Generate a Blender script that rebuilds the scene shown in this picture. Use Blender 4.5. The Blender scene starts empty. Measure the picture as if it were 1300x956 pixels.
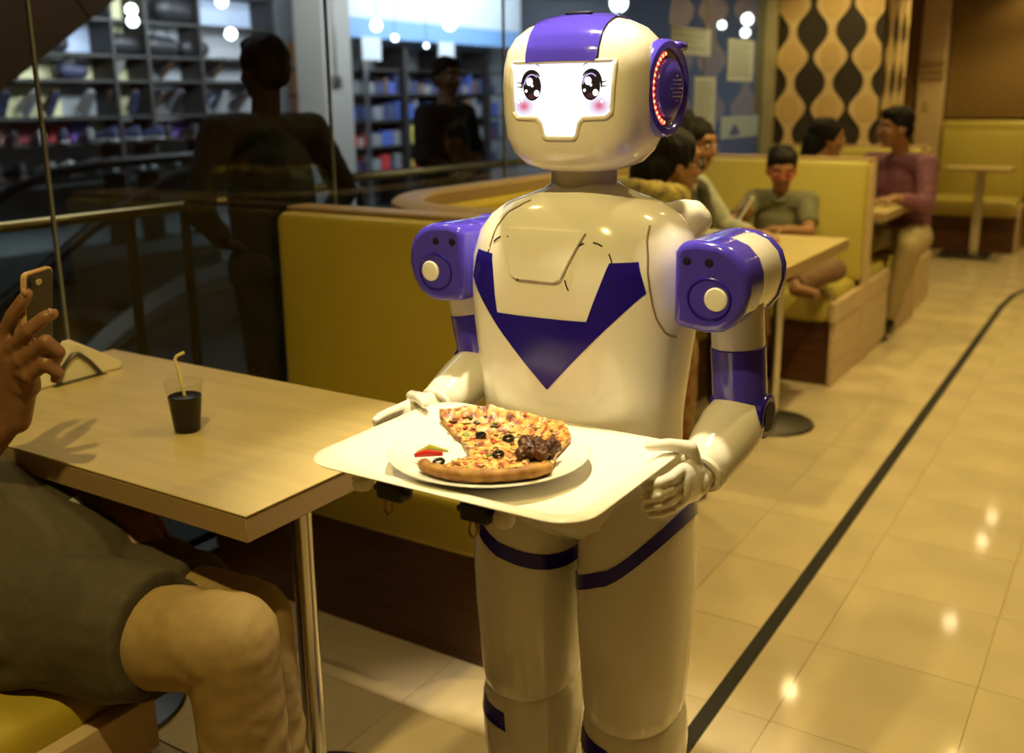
import bpy, bmesh, math, random
from mathutils import Vector as V, Matrix, noise
from mathutils.bvhtree import BVHTree
PI = math.pi
random.seed(7)
SC = bpy.context.scene
COL = SC.collection

# ---------------------------------------------------------------- camera, world, exposure, lights
cd = bpy.data.cameras.new('camera'); cam = bpy.data.objects.new('camera', cd); COL.objects.link(cam)
PITCH, YAW, ROLL = .238579, .565553, -.010575
fw = V((-math.sin(YAW)*math.cos(PITCH), math.cos(YAW)*math.cos(PITCH), -math.sin(PITCH)))
r0 = V((math.cos(YAW), math.sin(YAW), 0)); u0 = r0.cross(fw)
rr = r0*math.cos(ROLL)+u0*math.sin(ROLL); uu = -r0*math.sin(ROLL)+u0*math.cos(ROLL)
cam.matrix_world = Matrix(((rr.x, uu.x, -fw.x, 0), (rr.y, uu.y, -fw.y, 0), (rr.z, uu.z, -fw.z, 1.34), (0, 0, 0, 1)))
cd.sensor_width = 36; cd.lens = 35.0; cd.shift_y = -45/1300
cd.clip_start = .05; cd.clip_end = 60
cd.dof.use_dof = True; cd.dof.focus_distance = 1.5; cd.dof.aperture_fstop = 3.2
SC.camera = cam
w = bpy.data.worlds.new('world'); SC.world = w; w.use_nodes = True
w.node_tree.nodes['Background'].inputs[0].default_value = (1, .74, .40, 1)
w.node_tree.nodes['Background'].inputs[1].default_value = .018
vs = SC.view_settings
vs.view_transform = 'Standard'; vs.look = 'None'; vs.exposure = .10; vs.gamma = 1; vs.use_curve_mapping = False
WARM = (1, .765, .25)
# recessed lamps, inferred and added: x, y, watts, cone in degrees
LAMPS = [(-.78, 1.30, 175, 36), (-.857, 7.4, 55, 120), (-.857, 9.03, 55, 120), (-.857, 9.65, 16, 120), (-.55, 3.9, 95, 120),
         (-1.6, 3.6, 40, 120), (-1.6, 5.9, 40, 120), (-.55, 5.6, 36, 120), (-.2, 2.3, 46, 120), (-1.75, 1.2, 16, 115), (-.60, .15, 80, 125), (.9, 6.5, 30, 120)]  # key, front and far-aisle lamps inferred; the rest added for illumination
CEIL = 2.5

# ---------------------------------------------------------------- materials
MATS = {}
def mat(name, col, rough=.5, metal=0, var=0, scale=8, bump=0, bscale=60, stretch=(1, 1, 1), emit=0, coat=0, spec=.5, col2=None, trans=0, ior=1.45):
    if name in MATS: return MATS[name]
    m = bpy.data.materials.new(name); m.use_nodes = True; nt = m.node_tree; b = nt.nodes['Principled BSDF']
    c = (*col, 1)
    b.inputs['Base Color'].default_value = c; b.inputs['Roughness'].default_value = rough; b.inputs['Metallic'].default_value = metal
    b.inputs['Specular IOR Level'].default_value = spec; b.inputs['IOR'].default_value = ior
    if coat: b.inputs['Coat Weight'].default_value = coat; b.inputs['Coat Roughness'].default_value = .06
    if trans: b.inputs['Transmission Weight'].default_value = trans
    if emit: b.inputs['Emission Color'].default_value = c; b.inputs['Emission Strength'].default_value = emit
    if var or bump or col2:
        tc = nt.nodes.new('ShaderNodeTexCoord'); mp = nt.nodes.new('ShaderNodeMapping')
        mp.inputs['Scale'].default_value = stretch; nt.links.new(tc.outputs['Object'], mp.inputs['Vector'])
    if var or col2:
        n = nt.nodes.new('ShaderNodeTexNoise'); n.inputs['Scale'].default_value = scale; n.inputs['Detail'].default_value = 6
        nt.links.new(mp.outputs[0], n.inputs['Vector'])
        r = nt.nodes.new('ShaderNodeValToRGB'); r.color_ramp.elements[0].position = .32; r.color_ramp.elements[1].position = .68
        r.color_ramp.elements[0].color = (*(col2 if col2 else [x*(1-var) for x in col]), 1)
        r.color_ramp.elements[1].color = (*(col if col2 else [min(1, x*(1+var)) for x in col]), 1)
        nt.links.new(n.outputs['Fac'], r.inputs[0]); nt.links.new(r.outputs[0], b.inputs['Base Color'])
    if bump:
        n2 = nt.nodes.new('ShaderNodeTexNoise'); n2.inputs['Scale'].default_value = bscale; n2.inputs['Detail'].default_value = 4
        nt.links.new(mp.outputs[0], n2.inputs['Vector'])
        bp = nt.nodes.new('ShaderNodeBump'); bp.inputs['Strength'].default_value = bump; bp.inputs['Distance'].default_value = .01
        nt.links.new(n2.outputs['Fac'], bp.inputs['Height']); nt.links.new(bp.outputs[0], b.inputs['Normal'])
    MATS[name] = m; return m
def glass_mat(name, tint, f=1.0):
    m = bpy.data.materials.new(name); m.use_nodes = True; nt = m.node_tree; nt.nodes.remove(nt.nodes['Principled BSDF'])
    t = nt.nodes.new('ShaderNodeBsdfTransparent'); t.inputs[0].default_value = (*tint, 1)
    g = nt.nodes.new('ShaderNodeBsdfGlossy'); g.inputs['Roughness'].default_value = .01
    fr = nt.nodes.new('ShaderNodeFresnel'); fr.inputs[0].default_value = 1.5
    mu = nt.nodes.new('ShaderNodeMath'); mu.operation = 'MULTIPLY'; mu.inputs[1].default_value = f
    mx = nt.nodes.new('ShaderNodeMixShader')
    ge = nt.nodes.new('ShaderNodeNewGeometry'); inv = nt.nodes.new('ShaderNodeMath'); inv.operation = 'SUBTRACT'; inv.inputs[0].default_value = 1
    m2 = nt.nodes.new('ShaderNodeMath'); m2.operation = 'MULTIPLY'
    nt.links.new(ge.outputs['Backfacing'], inv.inputs[1]); nt.links.new(fr.outputs[0], mu.inputs[0])
    nt.links.new(mu.outputs[0], m2.inputs[0]); nt.links.new(inv.outputs[0], m2.inputs[1]); nt.links.new(m2.outputs[0], mx.inputs[0])
    nt.links.new(t.outputs[0], mx.inputs[1]); nt.links.new(g.outputs[0], mx.inputs[2])
    nt.links.new(mx.outputs[0], nt.nodes['Material Output'].inputs[0]); MATS[name] = m; return m
def emis(name, col, s): return mat(name, col, .6, emit=s)

M_floor = mat('floor_tile_stone', (.68, .56, .38), .075, var=.10, scale=3.2, spec=.5)
M_grout = mat('grout', (.48, .38, .22), .6)
M_strip = mat('black_floor_strip', (.014, .011, .009), .55, spec=.3)
M_ceil = mat('ceiling_paint', (.62, .52, .36), .8)
M_brown = mat('brown_wall_panel', (.18, .105, .030), .6, var=.18, scale=40, stretch=(1, 1, 6), bump=.05)
M_ltwood = mat('pale_maple_laminate', (.58, .455, .205), .36, col2=(.50, .385, .165), scale=5, stretch=(1, 7, 7))
M_endwood = mat('pale_maple_boards', (.66, .50, .32), .42, col2=(.57, .42, .25), scale=6, stretch=(5, 1, 6))
M_edge = mat('table_edge_band', (.36, .245, .12), .45)
M_dkwood = mat('dark_reddish_wood', (.115, .045, .018), .38, col2=(.07, .027, .012), scale=6, stretch=(1, 1, 9))
M_leather_dim = mat('dim_mustard_leatherette', (.46, .35, .040), .42, var=.05, scale=3, bump=.035, bscale=240)  # near booths: dim light put into a darker copy of the leather
M_leather_lit = mat('lit_mustard_leatherette', (.50, .41, .095), .38, var=.05, scale=3, bump=.03, bscale=240)  # far booths: same leather, brighter light put into the colour
M_chrome = mat('brushed_chrome', (.72, .70, .66), .22, 1)
M_steel = mat('dark_steel', (.13, .12, .11), .35, .9)
M_black = mat('matte_black', (.012, .012, .013), .5)
M_glass = glass_mat('partition_glass', (.80, .84, .84), 1.5)
M_rail = mat('brass_handrail', (.60, .42, .16), .28, .9)
M_rubber = mat('black_rubber', (.012, .013, .015), .42)
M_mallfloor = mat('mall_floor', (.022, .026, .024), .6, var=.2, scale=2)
M_darkpanel = mat('dark_brown_cladding', (.17, .09, .035), .55, var=.12, scale=2)

# ---------------------------------------------------------------- mesh helpers
class MB:
    def __init__(s): s.v = []; s.f = []; s.mi = []
    def add(s, vs, fs, mi=0):
        n = len(s.v); s.v += [V(x) for x in vs]; s.f += [tuple(n+i for i in f) for f in fs]; s.mi += [mi]*len(fs); return s
    def box(s, c, d, R=None, mi=0):
        c = V(c); h = V(d)/2
        vs = [V((x*h.x, y*h.y, z*h.z)) for x in (-1, 1) for y in (-1, 1) for z in (-1, 1)]
        if R is not None: vs = [R @ q for q in vs]
        return s.add([c+q for q in vs], [(0, 1, 3, 2), (4, 6, 7, 5), (0, 4, 5, 1), (2, 3, 7, 6), (0, 2, 6, 4), (1, 5, 7, 3)], mi)
    def b2(s, a, b, mi=0):
        a = V(a); b = V(b); return s.box((a+b)/2, [abs(q) for q in (b-a)], None, mi)
    def loft(s, rings, caps=True, close=True, mi=0):
        n = len(rings[0]); vs = [p for r in rings for p in r]; fs = []
        for i in range(len(rings)-1):
            for j in range(n if close else n-1):
                k = (j+1) % n; fs.append((i*n+j, i*n+k, (i+1)*n+k, (i+1)*n+j))
        if caps: fs.append(tuple(range(n))[::-1]); fs.append(tuple((len(rings)-1)*n+j for j in range(n)))
        return s.add(vs, fs, mi)
    def tube(s, path, r, n=8, loop=False, mi=0, caps=True):
        P = [V(p) for p in path]; m = len(P); rs = r if isinstance(r, (list, tuple)) else [r]*m; rings = []; up = None
        for i in range(m):
            a = P[(i-1) % m] if (i or loop) else P[i]; b = P[(i+1) % m] if (i < m-1 or loop) else P[i]
            t = (b-a).normalized()
            if up is None:
                up = t.orthogonal().normalized()
            else:
                up = (up-t*up.dot(t)); up = up.normalized() if up.length > 1e-6 else t.orthogonal().normalized()
            q = t.cross(up)
            rings.append([P[i]+(up*math.cos(2*PI*j/n)+q*math.sin(2*PI*j/n))*rs[i] for j in range(n)])
        if loop: rings.append(rings[0])
        return s.loft(rings, caps and not loop, True, mi)
    def cyl(s, a, b, r, n=20, r2=None, mi=0): return s.tube([a, b], [r, r if r2 is None else r2], n, mi=mi)
    def lathe(s, prof, c=(0, 0, 0), n=28, mi=0, caps=True):
        c = V(c); return s.loft([[c+V((max(r, 1e-4)*math.cos(2*PI*j/n), max(r, 1e-4)*math.sin(2*PI*j/n), z)) for j in range(n)] for r, z in prof], caps, True, mi)
    def ell(s, c, rad, R=None, nu=16, nv=10, mi=0):
        c = V(c); rings = []
        for i in range(nv+1):
            t = PI*i/nv; rg = []
            for j in range(nu):
                a = 2*PI*j/nu; q = V((max(math.sin(t), 1e-3)*math.cos(a)*rad[0], max(math.sin(t), 1e-3)*math.sin(a)*rad[1], -math.cos(t)*rad[2]))
                if R is not None: q = R @ q
                rg.append(c+q)
            rings.append(rg)
        return s.loft(rings, True, True, mi)
    def prism(s, poly, f, a, b, mi=0):       # poly of 2-D points, f(u, v, depth) -> point
        return s.loft([[f(u, v, a) for u, v in poly], [f(u, v, b) for u, v in poly]], True, True, mi)
    def seg(s, p0, p1, r0, r1, side=None, k=1., flat=0, n=18, mi=0):
        """tapered limb, rounded ends (flat bit 1: first end cut, bit 2: last end cut); wider by k along side"""
        p0 = V(p0); p1 = V(p1); t = p1-p0; L = t.length; t = t/L if L > 1e-9 else V((0, 0, 1))
        sd = V(side) if side is not None else t.orthogonal()
        sd = (sd-t*sd.dot(t)).normalized(); q = t.cross(sd); rings = []; st = []
        if flat & 1: st.append((0, r0))
        else:
            for i in range(5): a = PI/2*(1-i/4); st.append((-r0*math.sin(a), max(r0*math.cos(a), r0*.02)))
        for i in range(1, 4): st.append((L*i/4, r0+(r1-r0)*i/4))
        if flat & 2: st.append((L, r1))
        else:
            for i in range(5): a = PI/2*i/4; st.append((L+r1*math.sin(a), max(r1*math.cos(a), r1*.02)))
        for d, r in st: rings.append([p0+t*d+(sd*k*math.cos(2*PI*j/n)+q*math.sin(2*PI*j/n))*r for j in range(n)])
        return s.loft(rings, True, True, mi)
def sup(cx, cy, z, hx, hf, hb, e=2.6, n=48):
    """superellipse ring; front is -y"""
    out = []
    for j in range(n):
        a = 2*PI*j/n; c, sn = math.cos(a), math.sin(a)
        x = math.copysign(abs(c)**(2/e), c)*hx; y = math.copysign(abs(sn)**(2/e), sn)
        out.append(V((cx+x, cy+y*(hb if y > 0 else hf), z)))
    return out
def to_mesh(name, mb, O=V((0, 0, 0)), angle=35):
    me = bpy.data.meshes.new(name); me.from_pydata([v-O for v in mb.v], [], mb.f)
    bm = bmesh.new(); bm.from_mesh(me)
    for f, i in zip(bm.faces, mb.mi): f.material_index = i; f.smooth = True
    bmesh.ops.recalc_face_normals(bm, faces=bm.faces[:]); bm.to_mesh(me); bm.free()
    me.set_sharp_from_angle(angle=math.radians(angle)); return me
def base_of(p):
    while p.parent: p = p.parent
    return p
def obj(name, mb, m=None, parent=None, bevel=0, seg=2, angle=35, sub=0, kind=None, label=None):
    O = V(base_of(parent)['_o']) if parent else V((0, 0, 0))
    me = mb if isinstance(mb, bpy.types.Mesh) else to_mesh(name, mb, O, angle)
    for x in (m if isinstance(m, (list, tuple)) else [m]):
        if x: me.materials.append(x)
    o = bpy.data.objects.new(name, me); COL.objects.link(o)
    if parent: o.parent = parent
    if bevel:
        b = o.modifiers.new('bevel', 'BEVEL'); b.width = bevel; b.segments = seg; b.limit_method = 'ANGLE'; b.angle_limit = math.radians(38); b.use_clamp_overlap = True
    if sub: b = o.modifiers.new('sub', 'SUBSURF'); b.levels = sub; b.render_levels = sub
    if kind: o['kind'] = kind
    if label: o['label'] = label
    return o
def thing(name, label, cat, loc=(0, 0, 0), group=None, local=False):
    o = bpy.data.objects.new(name, None); COL.objects.link(o); o.location = loc; o.empty_display_size = .05
    o['_o'] = (0, 0, 0) if local else tuple(loc); o['label'] = label; o['category'] = cat
    if group: o['group'] = group
    return o
def tag(o, label, cat, group=None):
    o['label'] = label; o['category'] = cat
    if group: o['group'] = group
    return o
def struct(name, mb, m, bevel=0, parent=None, angle=35):
    o = obj(name, mb, m, parent, bevel, angle=angle); o['_o'] = (0, 0, 0)
    if not parent: o['kind'] = 'structure'
    return o
def dup(root, loc, rz=0, label=None, rx=0):
    r = root.copy(); COL.objects.link(r); r.location = loc; r.rotation_euler = (rx, 0, rz)
    if label: r['label'] = label
    for ch in list(root.children):
        c = ch.copy(); COL.objects.link(c); c.parent = r
        for g in list(ch.children): d = g.copy(); COL.objects.link(d); d.parent = c
    return r
TMP = []
def bake(mb, vox=.006, smooth=4, fac=.5, fn=None, O=V((0, 0, 0)), cuts=()):
    """fuse overlapping closed shapes into one continuous skin"""
    me = to_mesh('tmp', mb); o = bpy.data.objects.new('tmp', me); COL.objects.link(o)
    rm = o.modifiers.new('r', 'REMESH'); rm.mode = 'VOXEL'; rm.voxel_size = vox
    if smooth: sm = o.modifiers.new('s', 'SMOOTH'); sm.factor = fac; sm.iterations = smooth
    dg = bpy.context.evaluated_depsgraph_get(); out = bpy.data.meshes.new_from_object(o.evaluated_get(dg))
    bpy.data.objects.remove(o); bpy.data.meshes.remove(me)
    bm = bmesh.new(); bm.from_mesh(out)
    for co, no in cuts:
        bmesh.ops.bisect_plane(bm, geom=bm.verts[:]+bm.edges[:]+bm.faces[:], plane_co=co, plane_no=no, clear_outer=True)
    for v in bm.verts:
        if fn: v.co = fn(v.co, v.normal)
        v.co -= O
    for f in bm.faces: f.smooth = True
    bm.to_mesh(out); bm.free(); out.materials.clear(); return out
def boolean(mb, cutter, angle=35):
    a = bpy.data.objects.new('a', to_mesh('a', mb, angle=angle)); b = bpy.data.objects.new('b', to_mesh('b', cutter))
    COL.objects.link(a); COL.objects.link(b); m = a.modifiers.new('b', 'BOOLEAN'); m.object = b; m.operation = 'DIFFERENCE'; m.solver = 'EXACT'
    dg = bpy.context.evaluated_depsgraph_get(); out = bpy.data.meshes.new_from_object(a.evaluated_get(dg))
    for q in (a, b): me = q.data; bpy.data.objects.remove(q); bpy.data.meshes.remove(me)
    for p in out.polygons: p.use_smooth = True
    out.set_sharp_from_angle(angle=math.radians(angle)); return out
def bvh_of(mb): return BVHTree.FromPolygons([tuple(v) for v in mb.v], mb.f)
def in_poly(p, poly):
    c = False; n = len(poly)
    for i in range(n):
        (x1, y1), (x2, y2) = poly[i], poly[(i+1) % n]
        if (y1 > p[1]) != (y2 > p[1]) and p[0] < (x2-x1)*(p[1]-y1)/(y2-y1)+x1: c = not c
    return c
def fill2d(poly, maxe):
    """triangulated 2-D polygon refined to small faces"""
    bm = bmesh.new(); vs = [bm.verts.new((x, y, 0)) for x, y in poly]; bm.faces.new(vs)
    bmesh.ops.triangulate(bm, faces=bm.faces[:])
    for _ in range(9):
        es = [e for e in bm.edges if e.calc_length() > maxe]
        if not es: break
        bmesh.ops.subdivide_edges(bm, edges=es, cuts=1, use_grid_fill=False); bmesh.ops.triangulate(bm, faces=bm.faces[:])
    bm.verts.index_update(); out = [(v.co.x, v.co.y) for v in bm.verts], [tuple(v.index for v in f.verts) for f in bm.faces]
    bm.free(); return out
def decal(mb, poly, cast, off, thick, maxe=.012):
    """polygon laid on a surface: cast(u, v) -> (point, normal); raised by off, with side walls"""
    P, F = fill2d(poly, maxe); top = []; bot = []
    for u, v in P:
        p, n = cast(u, v); top.append(p+n*off); bot.append(p+n*(off-thick))
    n = len(P); cnt = {}
    for f in F:
        for i in range(len(f)): e = (f[i], f[(i+1) % len(f)]); cnt[e] = 1
    fs = list(F)+[tuple(n+i for i in f[::-1]) for f in F]
    for a, b in cnt:
        if (b, a) not in cnt: fs.append((b, a, n+a, n+b))
    return mb.add(top+bot, fs)
def arc(c, r, a0, a1, n=12): return [(c[0]+r*math.cos(a0+(a1-a0)*i/n), c[1]+r*math.sin(a0+(a1-a0)*i/n)) for i in range(n+1)]
def rrect(x0, y0, x1, y1, r, n=5):
    return (arc((x1-r, y1-r), r, 0, PI/2, n)+arc((x0+r, y1-r), r, PI/2, PI, n)+arc((x0+r, y0+r), r, PI, 1.5*PI, n)+arc((x1-r, y0+r), r, 1.5*PI, 2*PI, n))
# ================================================================ SETTING
GX = -2.16
# floor: slab with separate stone tiles
fl = struct('floor', MB().b2((-2.2, -1.5, -.12), (2.6, 10.1, -.004)), M_grout)
TX, TY = .37, .375
tile_me = to_mesh('tile', MB().box((0, 0, -.006), (TX-.0014, TY-.0014, .012)))
for i in range(-6, 5):
    for k in range(-3, 22):
        x = -.195+TX*(i+.5); y = 2.31+TY*(k+.5)
        if x < -2.3 or (i > 2 and k < 2): continue
        o = bpy.data.objects.new('tile', tile_me); COL.objects.link(o); o.parent = fl; o.location = (x, y, 0)
        if not tile_me.materials: tile_me.materials.append(M_floor)
pl = [(-.69, .75), (-.692, 3), (-.70, 5.5), (-.705, 7.0), (-.68, 7.5), (-.58, 7.95), (-.38, 8.2), (.2, 8.35), (1.6, 8.4)]
def ribbon(mb, P, wd, z0, z1):
    rings = []
    for i, p in enumerate(P):
        a = V(P[max(i-1, 0)]); b = V(P[min(i+1, len(P)-1)]); t = (b-a).normalized(); n = V((t.y, -t.x))*wd/2; p = V(p)
        rings.append([V((*(p+n), z0)), V((*(p+n), z1)), V((*(p-n), z1)), V((*(p-n), z0))])
    return mb.loft(rings)
o = obj('floor_guide_strip', ribbon(MB(), pl, .037, 0, .002), M_strip); tag(o, 'black guide strip laid along the tiled aisle floor', 'floor strip'); o['_o'] = (0, 0, 0)
struct('ceiling', MB().b2((-2.2, -1.5, CEIL), (2.6, 10.1, CEIL+.1)), M_ceil)
struct('wall_right', MB().b2((2.5, -1.5, 0), (2.6, 10.1, CEIL)), M_brown)
struct('wall_front', MB().b2((-2.2, -1.6, 0), (2.6, -1.5, CEIL)), M_brown)
# far wall: brown panels, maple pilaster with two grooved bands, dark frame, grey glass strip
wb = struct('wall_back', MB().b2((-2.3, 9.98, 0), (2.6, 10.1, CEIL)), M_brown)
for i in range(4):
    x = -1.63+i*1.05
    obj('panel', MB().b2((x, 9.955, 1.13), (x+1.045, 9.98, CEIL)), M_brown, wb, .004)
pil = struct('trim_1', MB().b2((-1.86, 9.82, 0), (-1.645, 9.98, CEIL)), M_endwood, .004)
for k, z in enumerate((1.47, 1.53, 1.60)):
    obj('groove_board', MB().b2((-1.865, 9.80, z), (-1.64, 9.82, z+(.045, .055, .045)[k])), M_edge, pil, .004)
obj('socket_plate', MB().b2((-1.79, 9.81, 1.2), (-1.74, 9.82, 1.29)), M_ltwood, pil, .003)
struct('trim_2', MB().b2((-1.96, 9.84, 0), (-1.87, 9.98, CEIL)), M_darkpanel, .003)
struct('window_2', MB().b2((-2.2, 9.9, 0), (-1.965, 9.93, CEIL)), mat('grey_frosted_glass', (.36, .38, .34), .25, var=.08, scale=2))
# glass partition to the mall
wn = struct('window_1', MB().b2((GX-.03, -1.5, 0), (GX+.03, 6.44, .10)).b2((GX-.03, -1.5, CEIL-.06), (GX+.03, 6.44, CEIL)), M_steel, .003)
ys = [-.6, .4, 1.40, 2.37, 3.365, 4.36, 5.42, 6.43]
for a, b in zip(ys, ys[1:]):
    obj('pane', MB().b2((GX-.004, a+.0036, .10), (GX+.004, b-.0036, CEIL-.06)), M_glass, wn)
    obj('mullion', MB().b2((GX-.005, a-.0035, .10), (GX+.005, a+.0035, CEIL-.06)), mat('silicone_joint', (.26, .27, .27), .35, .3), wn)
struct('trim_3', MB().b2((GX-.05, 6.43, 0), (GX+.06, 6.52, CEIL)), mat('greenish_post', (.36, .33, .22), .35, var=.1), .004)
struct('wall_left', MB().b2((-2.2, 6.52, 0), (-2.16, 10.0, CEIL)), M_brown)

# ---------------------------------------------------------------- wavy lattice screen
ws = thing('wave_screen', 'screen of pale wavy wooden slats on a dark backing behind the far booths', 'screen', (-1.8, 6.6, 0))
M_scr = mat('dark_screen_backing', (.035, .026, .020), .5)
M_slat = mat('wavy_slat_wood', (.66, .50, .28), .45, col2=(.58, .42, .22), scale=6, stretch=(3, 3, 1))
M_bowl = mat('shaded_bowl_wood', (.56, .38, .17), .5)  # recess shading of the bulges put into a darker tan
obj('backing', MB().b2((-2.10, 6.54, 0), (-1.46, 6.60, CEIL)), M_scr, ws)
obj('side_backing', MB().b2((-1.52, 6.60, 0), (-1.46, 7.2, CEIL)), M_scr, ws)
def wave_w(z): return .022+.082*(.5+.5*math.cos(2*PI*(z-1.26)/.316))**1.25
def slat(cx, x0, x1, f, sgn):
    zs = [i*.03 for i in range(int(CEIL/.03)+1)]; mb = MB(); rings = []
    for z in zs:
        h = wave_w(z); a = max(cx-h, x0); b = min(cx+h, x1)
        rings.append([f(a, z, 0), f(b, z, 0), f(b, z, .016), f(a, z, .016)])
    return mb.loft(rings)
ff = lambda u, z, d: V((u, 6.54-d, z))
for cx in (-2.01, -1.765, -1.53):
    s_ = obj('slat', slat(cx, -2.10, -1.46, ff, 1), M_slat, ws)
    for k in range(-1, 4):
        z = 1.26+.316*k
        b_ = MB(); b_.loft([[V((cx+(.062 if q == 0 else .05)*math.cos(2*PI*j/20)*sc, 6.524-d, z+.085*math.sin(2*PI*j/20)*sc)) for j in range(20)] for q, (sc, d) in enumerate(((1, .002), (.9, .004), (.86, -.006), (.4, -.010)))])
        obj('bowl', b_, M_bowl, s_)
gg = lambda u, z, d: V((-1.46+d, u, z))
for cx in (6.70, 6.94, 7.16): obj('slat', slat(cx, 6.56, 7.2, gg, 1), M_slat, ws)

# ---------------------------------------------------------------- papers and posters stuck on the glass
M_paper = mat('notice_paper', (.50, .60, .82), .7); M_ink = mat('notice_ink', (.20, .21, .24), .7)  # mall light from behind is put into these bluish paper and poster colours
M_blue = mat('poster_blue', (.06, .11, .62), .5); M_pale = mat('poster_pale', (.34, .48, .88), .5)
def notice(y0, y1, z0, z1, label, cat, lines=0, blue=False):
    t = thing('paper_notice' if not blue else 'blue_poster', label, cat, (GX+.006, (y0+y1)/2, z0))
    obj('sheet', MB().b2((GX+.005, y0, z0), (GX+.0065, y1, z1)), M_blue if blue else M_paper, t)
    if blue:
        obj('pale_field', MB().b2((GX+.0065, y0, z0+(z1-z0)*.46), (GX+.0075, y1, z1)), M_pale, t)
        obj('emblem', MB().prism([(y0+.2*(y1-y0)+.5*(y1-y0)*u, z0+(z1-z0)*(.52+.3*v)) for u, v in ((0, .1), (.2, .75), (.3, 1), (.42, .7), (.6, .1), (.3, 0))], lambda u, v, d: V((GX+.0075+d, u, v)), 0, .001), M_blue, t)
    if lines:
        mb = MB()
        for k in range(lines):
            z = z1-(z1-z0)*(.08+.86*k/lines); mb.b2((GX+.0065, y0+.07*(y1-y0), z-.006), (GX+.0072, y1-(.1+.25*random.random())*(y1-y0), z))
        obj('printed_lines', mb, M_ink, t)
notice(5.70, 6.36, .985, 1.225, 'blue and pale poster stuck low on the glass beside the wavy screen', 'poster', 0, True)
notice(5.78, 6.22, 1.43, 1.67, 'pale printed notice on the glass above the blue poster', 'notice', 9)
notice(5.28, 5.60, .985, 1.45, 'tall white printed notice on the glass left of the blue poster', 'notice', 16)
notice(4.95, 5.50, 1.56, 1.70, 'wide pale notice high on the glass behind the robot ear', 'notice', 4)

# ---------------------------------------------------------------- furniture
def boards(root, x, y0, y1, zs, m=None, th=.022):
    for a, b in zip(zs, zs[1:]):
        obj('board', MB().b2((x-th, y0, a+.0015), (x, y1, b-.0015)), m or M_endwood, root, .002)
def cushion(mb, a, b, r=.03):
    a = V(a); b = V(b)
    P = rrect(a.x, a.y, b.x, b.y, r, 5); cx, cy = (a.x+b.x)/2, (a.y+b.y)/2
    def ring(z, ins): return [V((cx+(x-cx)*(1-ins/((b.x-a.x)/2)), cy+(y-cy)*(1-ins/((b.y-a.y)/2)), z)) for x, y in P]
    R = [ring(a.z, r*.6), ring(a.z+r*.25, r*.2), ring(a.z+r*.7, 0), ring(b.z-r, 0), ring(b.z-r*.45, r*.15), ring(b.z-r*.12, r*.5), ring(b.z, r*1.1)]
    return mb.loft(R)
def bench_half(root, x0, x1, yb, yf, top=True, lm=None, seat=True, rec=.03):
    """seat and upholstered back on one side of a shared back panel; yb = face of panel, yf = front edge of the seat"""
    s = 1 if yf > yb else -1; lo = lambda a, b: (min(a, b), max(a, b)); lm = lm or M_leather_dim
    if seat:
        f = lo(yb, yf-s*rec); obj('base', MB().b2((x0, f[0], 0), (x1-.024, f[1], .305)), M_dkwood, root, .003)
        f = lo(yb+s*.02, yf); mb = MB(); cushion(mb, (x0, f[0], .308), (x1-.026, f[1], .455), .035); obj('seat_cushion', mb, lm, root)
        f = lo(yb, yf-s*(rec-.018)); boards(root, x1, f[0], f[1], (0, .105, .205, .308))
        f = lo(yb, yf); obj('seat_board', MB().b2((x1-.026, f[0], .31), (x1+.004, f[1], .405)), M_endwood, root, .003)
    f = lo(yb, yb+s*.07); mb = MB()
    c = MB(); P = rrect(x0, .44, x1-.004, 1.026, .022, 5)
    rings = []
    for d, ins in ((0, 0), (.045, 0), (.062, .006), (.07, .02)):
        rings.append([V((((x0+x1)/2)+(x-(x0+x1)/2)*(1-ins/((x1-x0)/2)), yb+s*d, .73+(z-.73)*(1-ins/.29))) for x, z in P])
    obj('backrest', c.loft(rings), lm, root)
def back_panel(root, x0, x1, y0, y1, h=1.04):
    obj('back_panel', MB().b2((x0, y0, 0), (x1-.02, y1, h-.0145)), M_dkwood, root)
    obj('end_board', MB().b2((x1-.02, y0-.012, 0), (x1+.006, y1+.012, h-.0145)), M_endwood, root, .003)
    obj('top_trim', MB().b2((x0, y0-.02, h-.014), (x1+.008, y1+.02, h)), M_edge, root, .005)
X0, X1 = -2.145, -1.15
t = thing('booth_bench', 'mustard booth bench with upright back directly behind the robot and wooden table', 'bench', (-1.65, 1.8, 0))
bench_half(t, X0, X1, 2.16, 1.72, rec=.06); back_panel(t, X0, X1, 2.16, 2.21)
# curved sofa behind it, following the glass
t = thing('curved_sofa', 'curved mustard sofa with wooden top rail wrapping the corner by the glass', 'sofa', (-1.7, 3.2, 0))
pc = [(-1.16, 2.262), (-1.45, 2.262)]+[(-1.55+.5*math.cos(a), 2.762+.5*math.sin(a)) for a in [-PI/2-i*PI/2/12 for i in range(13)]]+[(-2.05, 3.3), (-2.05, 4.0), (-2.05, 4.55)]
def sweep(prof, P):                      # prof: (inward offset, z)
    rings = []
    for i, p in enumerate(P):
        a = V(P[max(i-1, 0)]); b = V(P[min(i+1, len(P)-1)]); tt = (b-a).normalized(); n = V((tt.y, -tt.x))
        rings.append([V((*(V(p)-n*(-u)), z)) for u, z in prof])
    return MB().loft(rings)
obj('sofa_back', sweep([(-.03, 0), (-.03, 1.0), (.0, 1.0), (0, 0)], pc), M_dkwood, t)
obj('backrest', sweep([(0, .42), (0, 1.0), (.05, 1.0), (.075, .975), (.085, .9), (.085, .42)], pc), M_leather_dim, t)
obj('top_trim', sweep([(-.045, 1.0), (-.045, 1.035), (-.03, 1.045), (.045, 1.045), (.055, 1.035), (.055, 1.0)], pc), M_edge, t)
obj('seat_cushion', sweep([(.02, .31), (.02, .455), (.46, .455), (.49, .43), (.49, .31)], pc), M_leather_dim, t)
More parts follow.
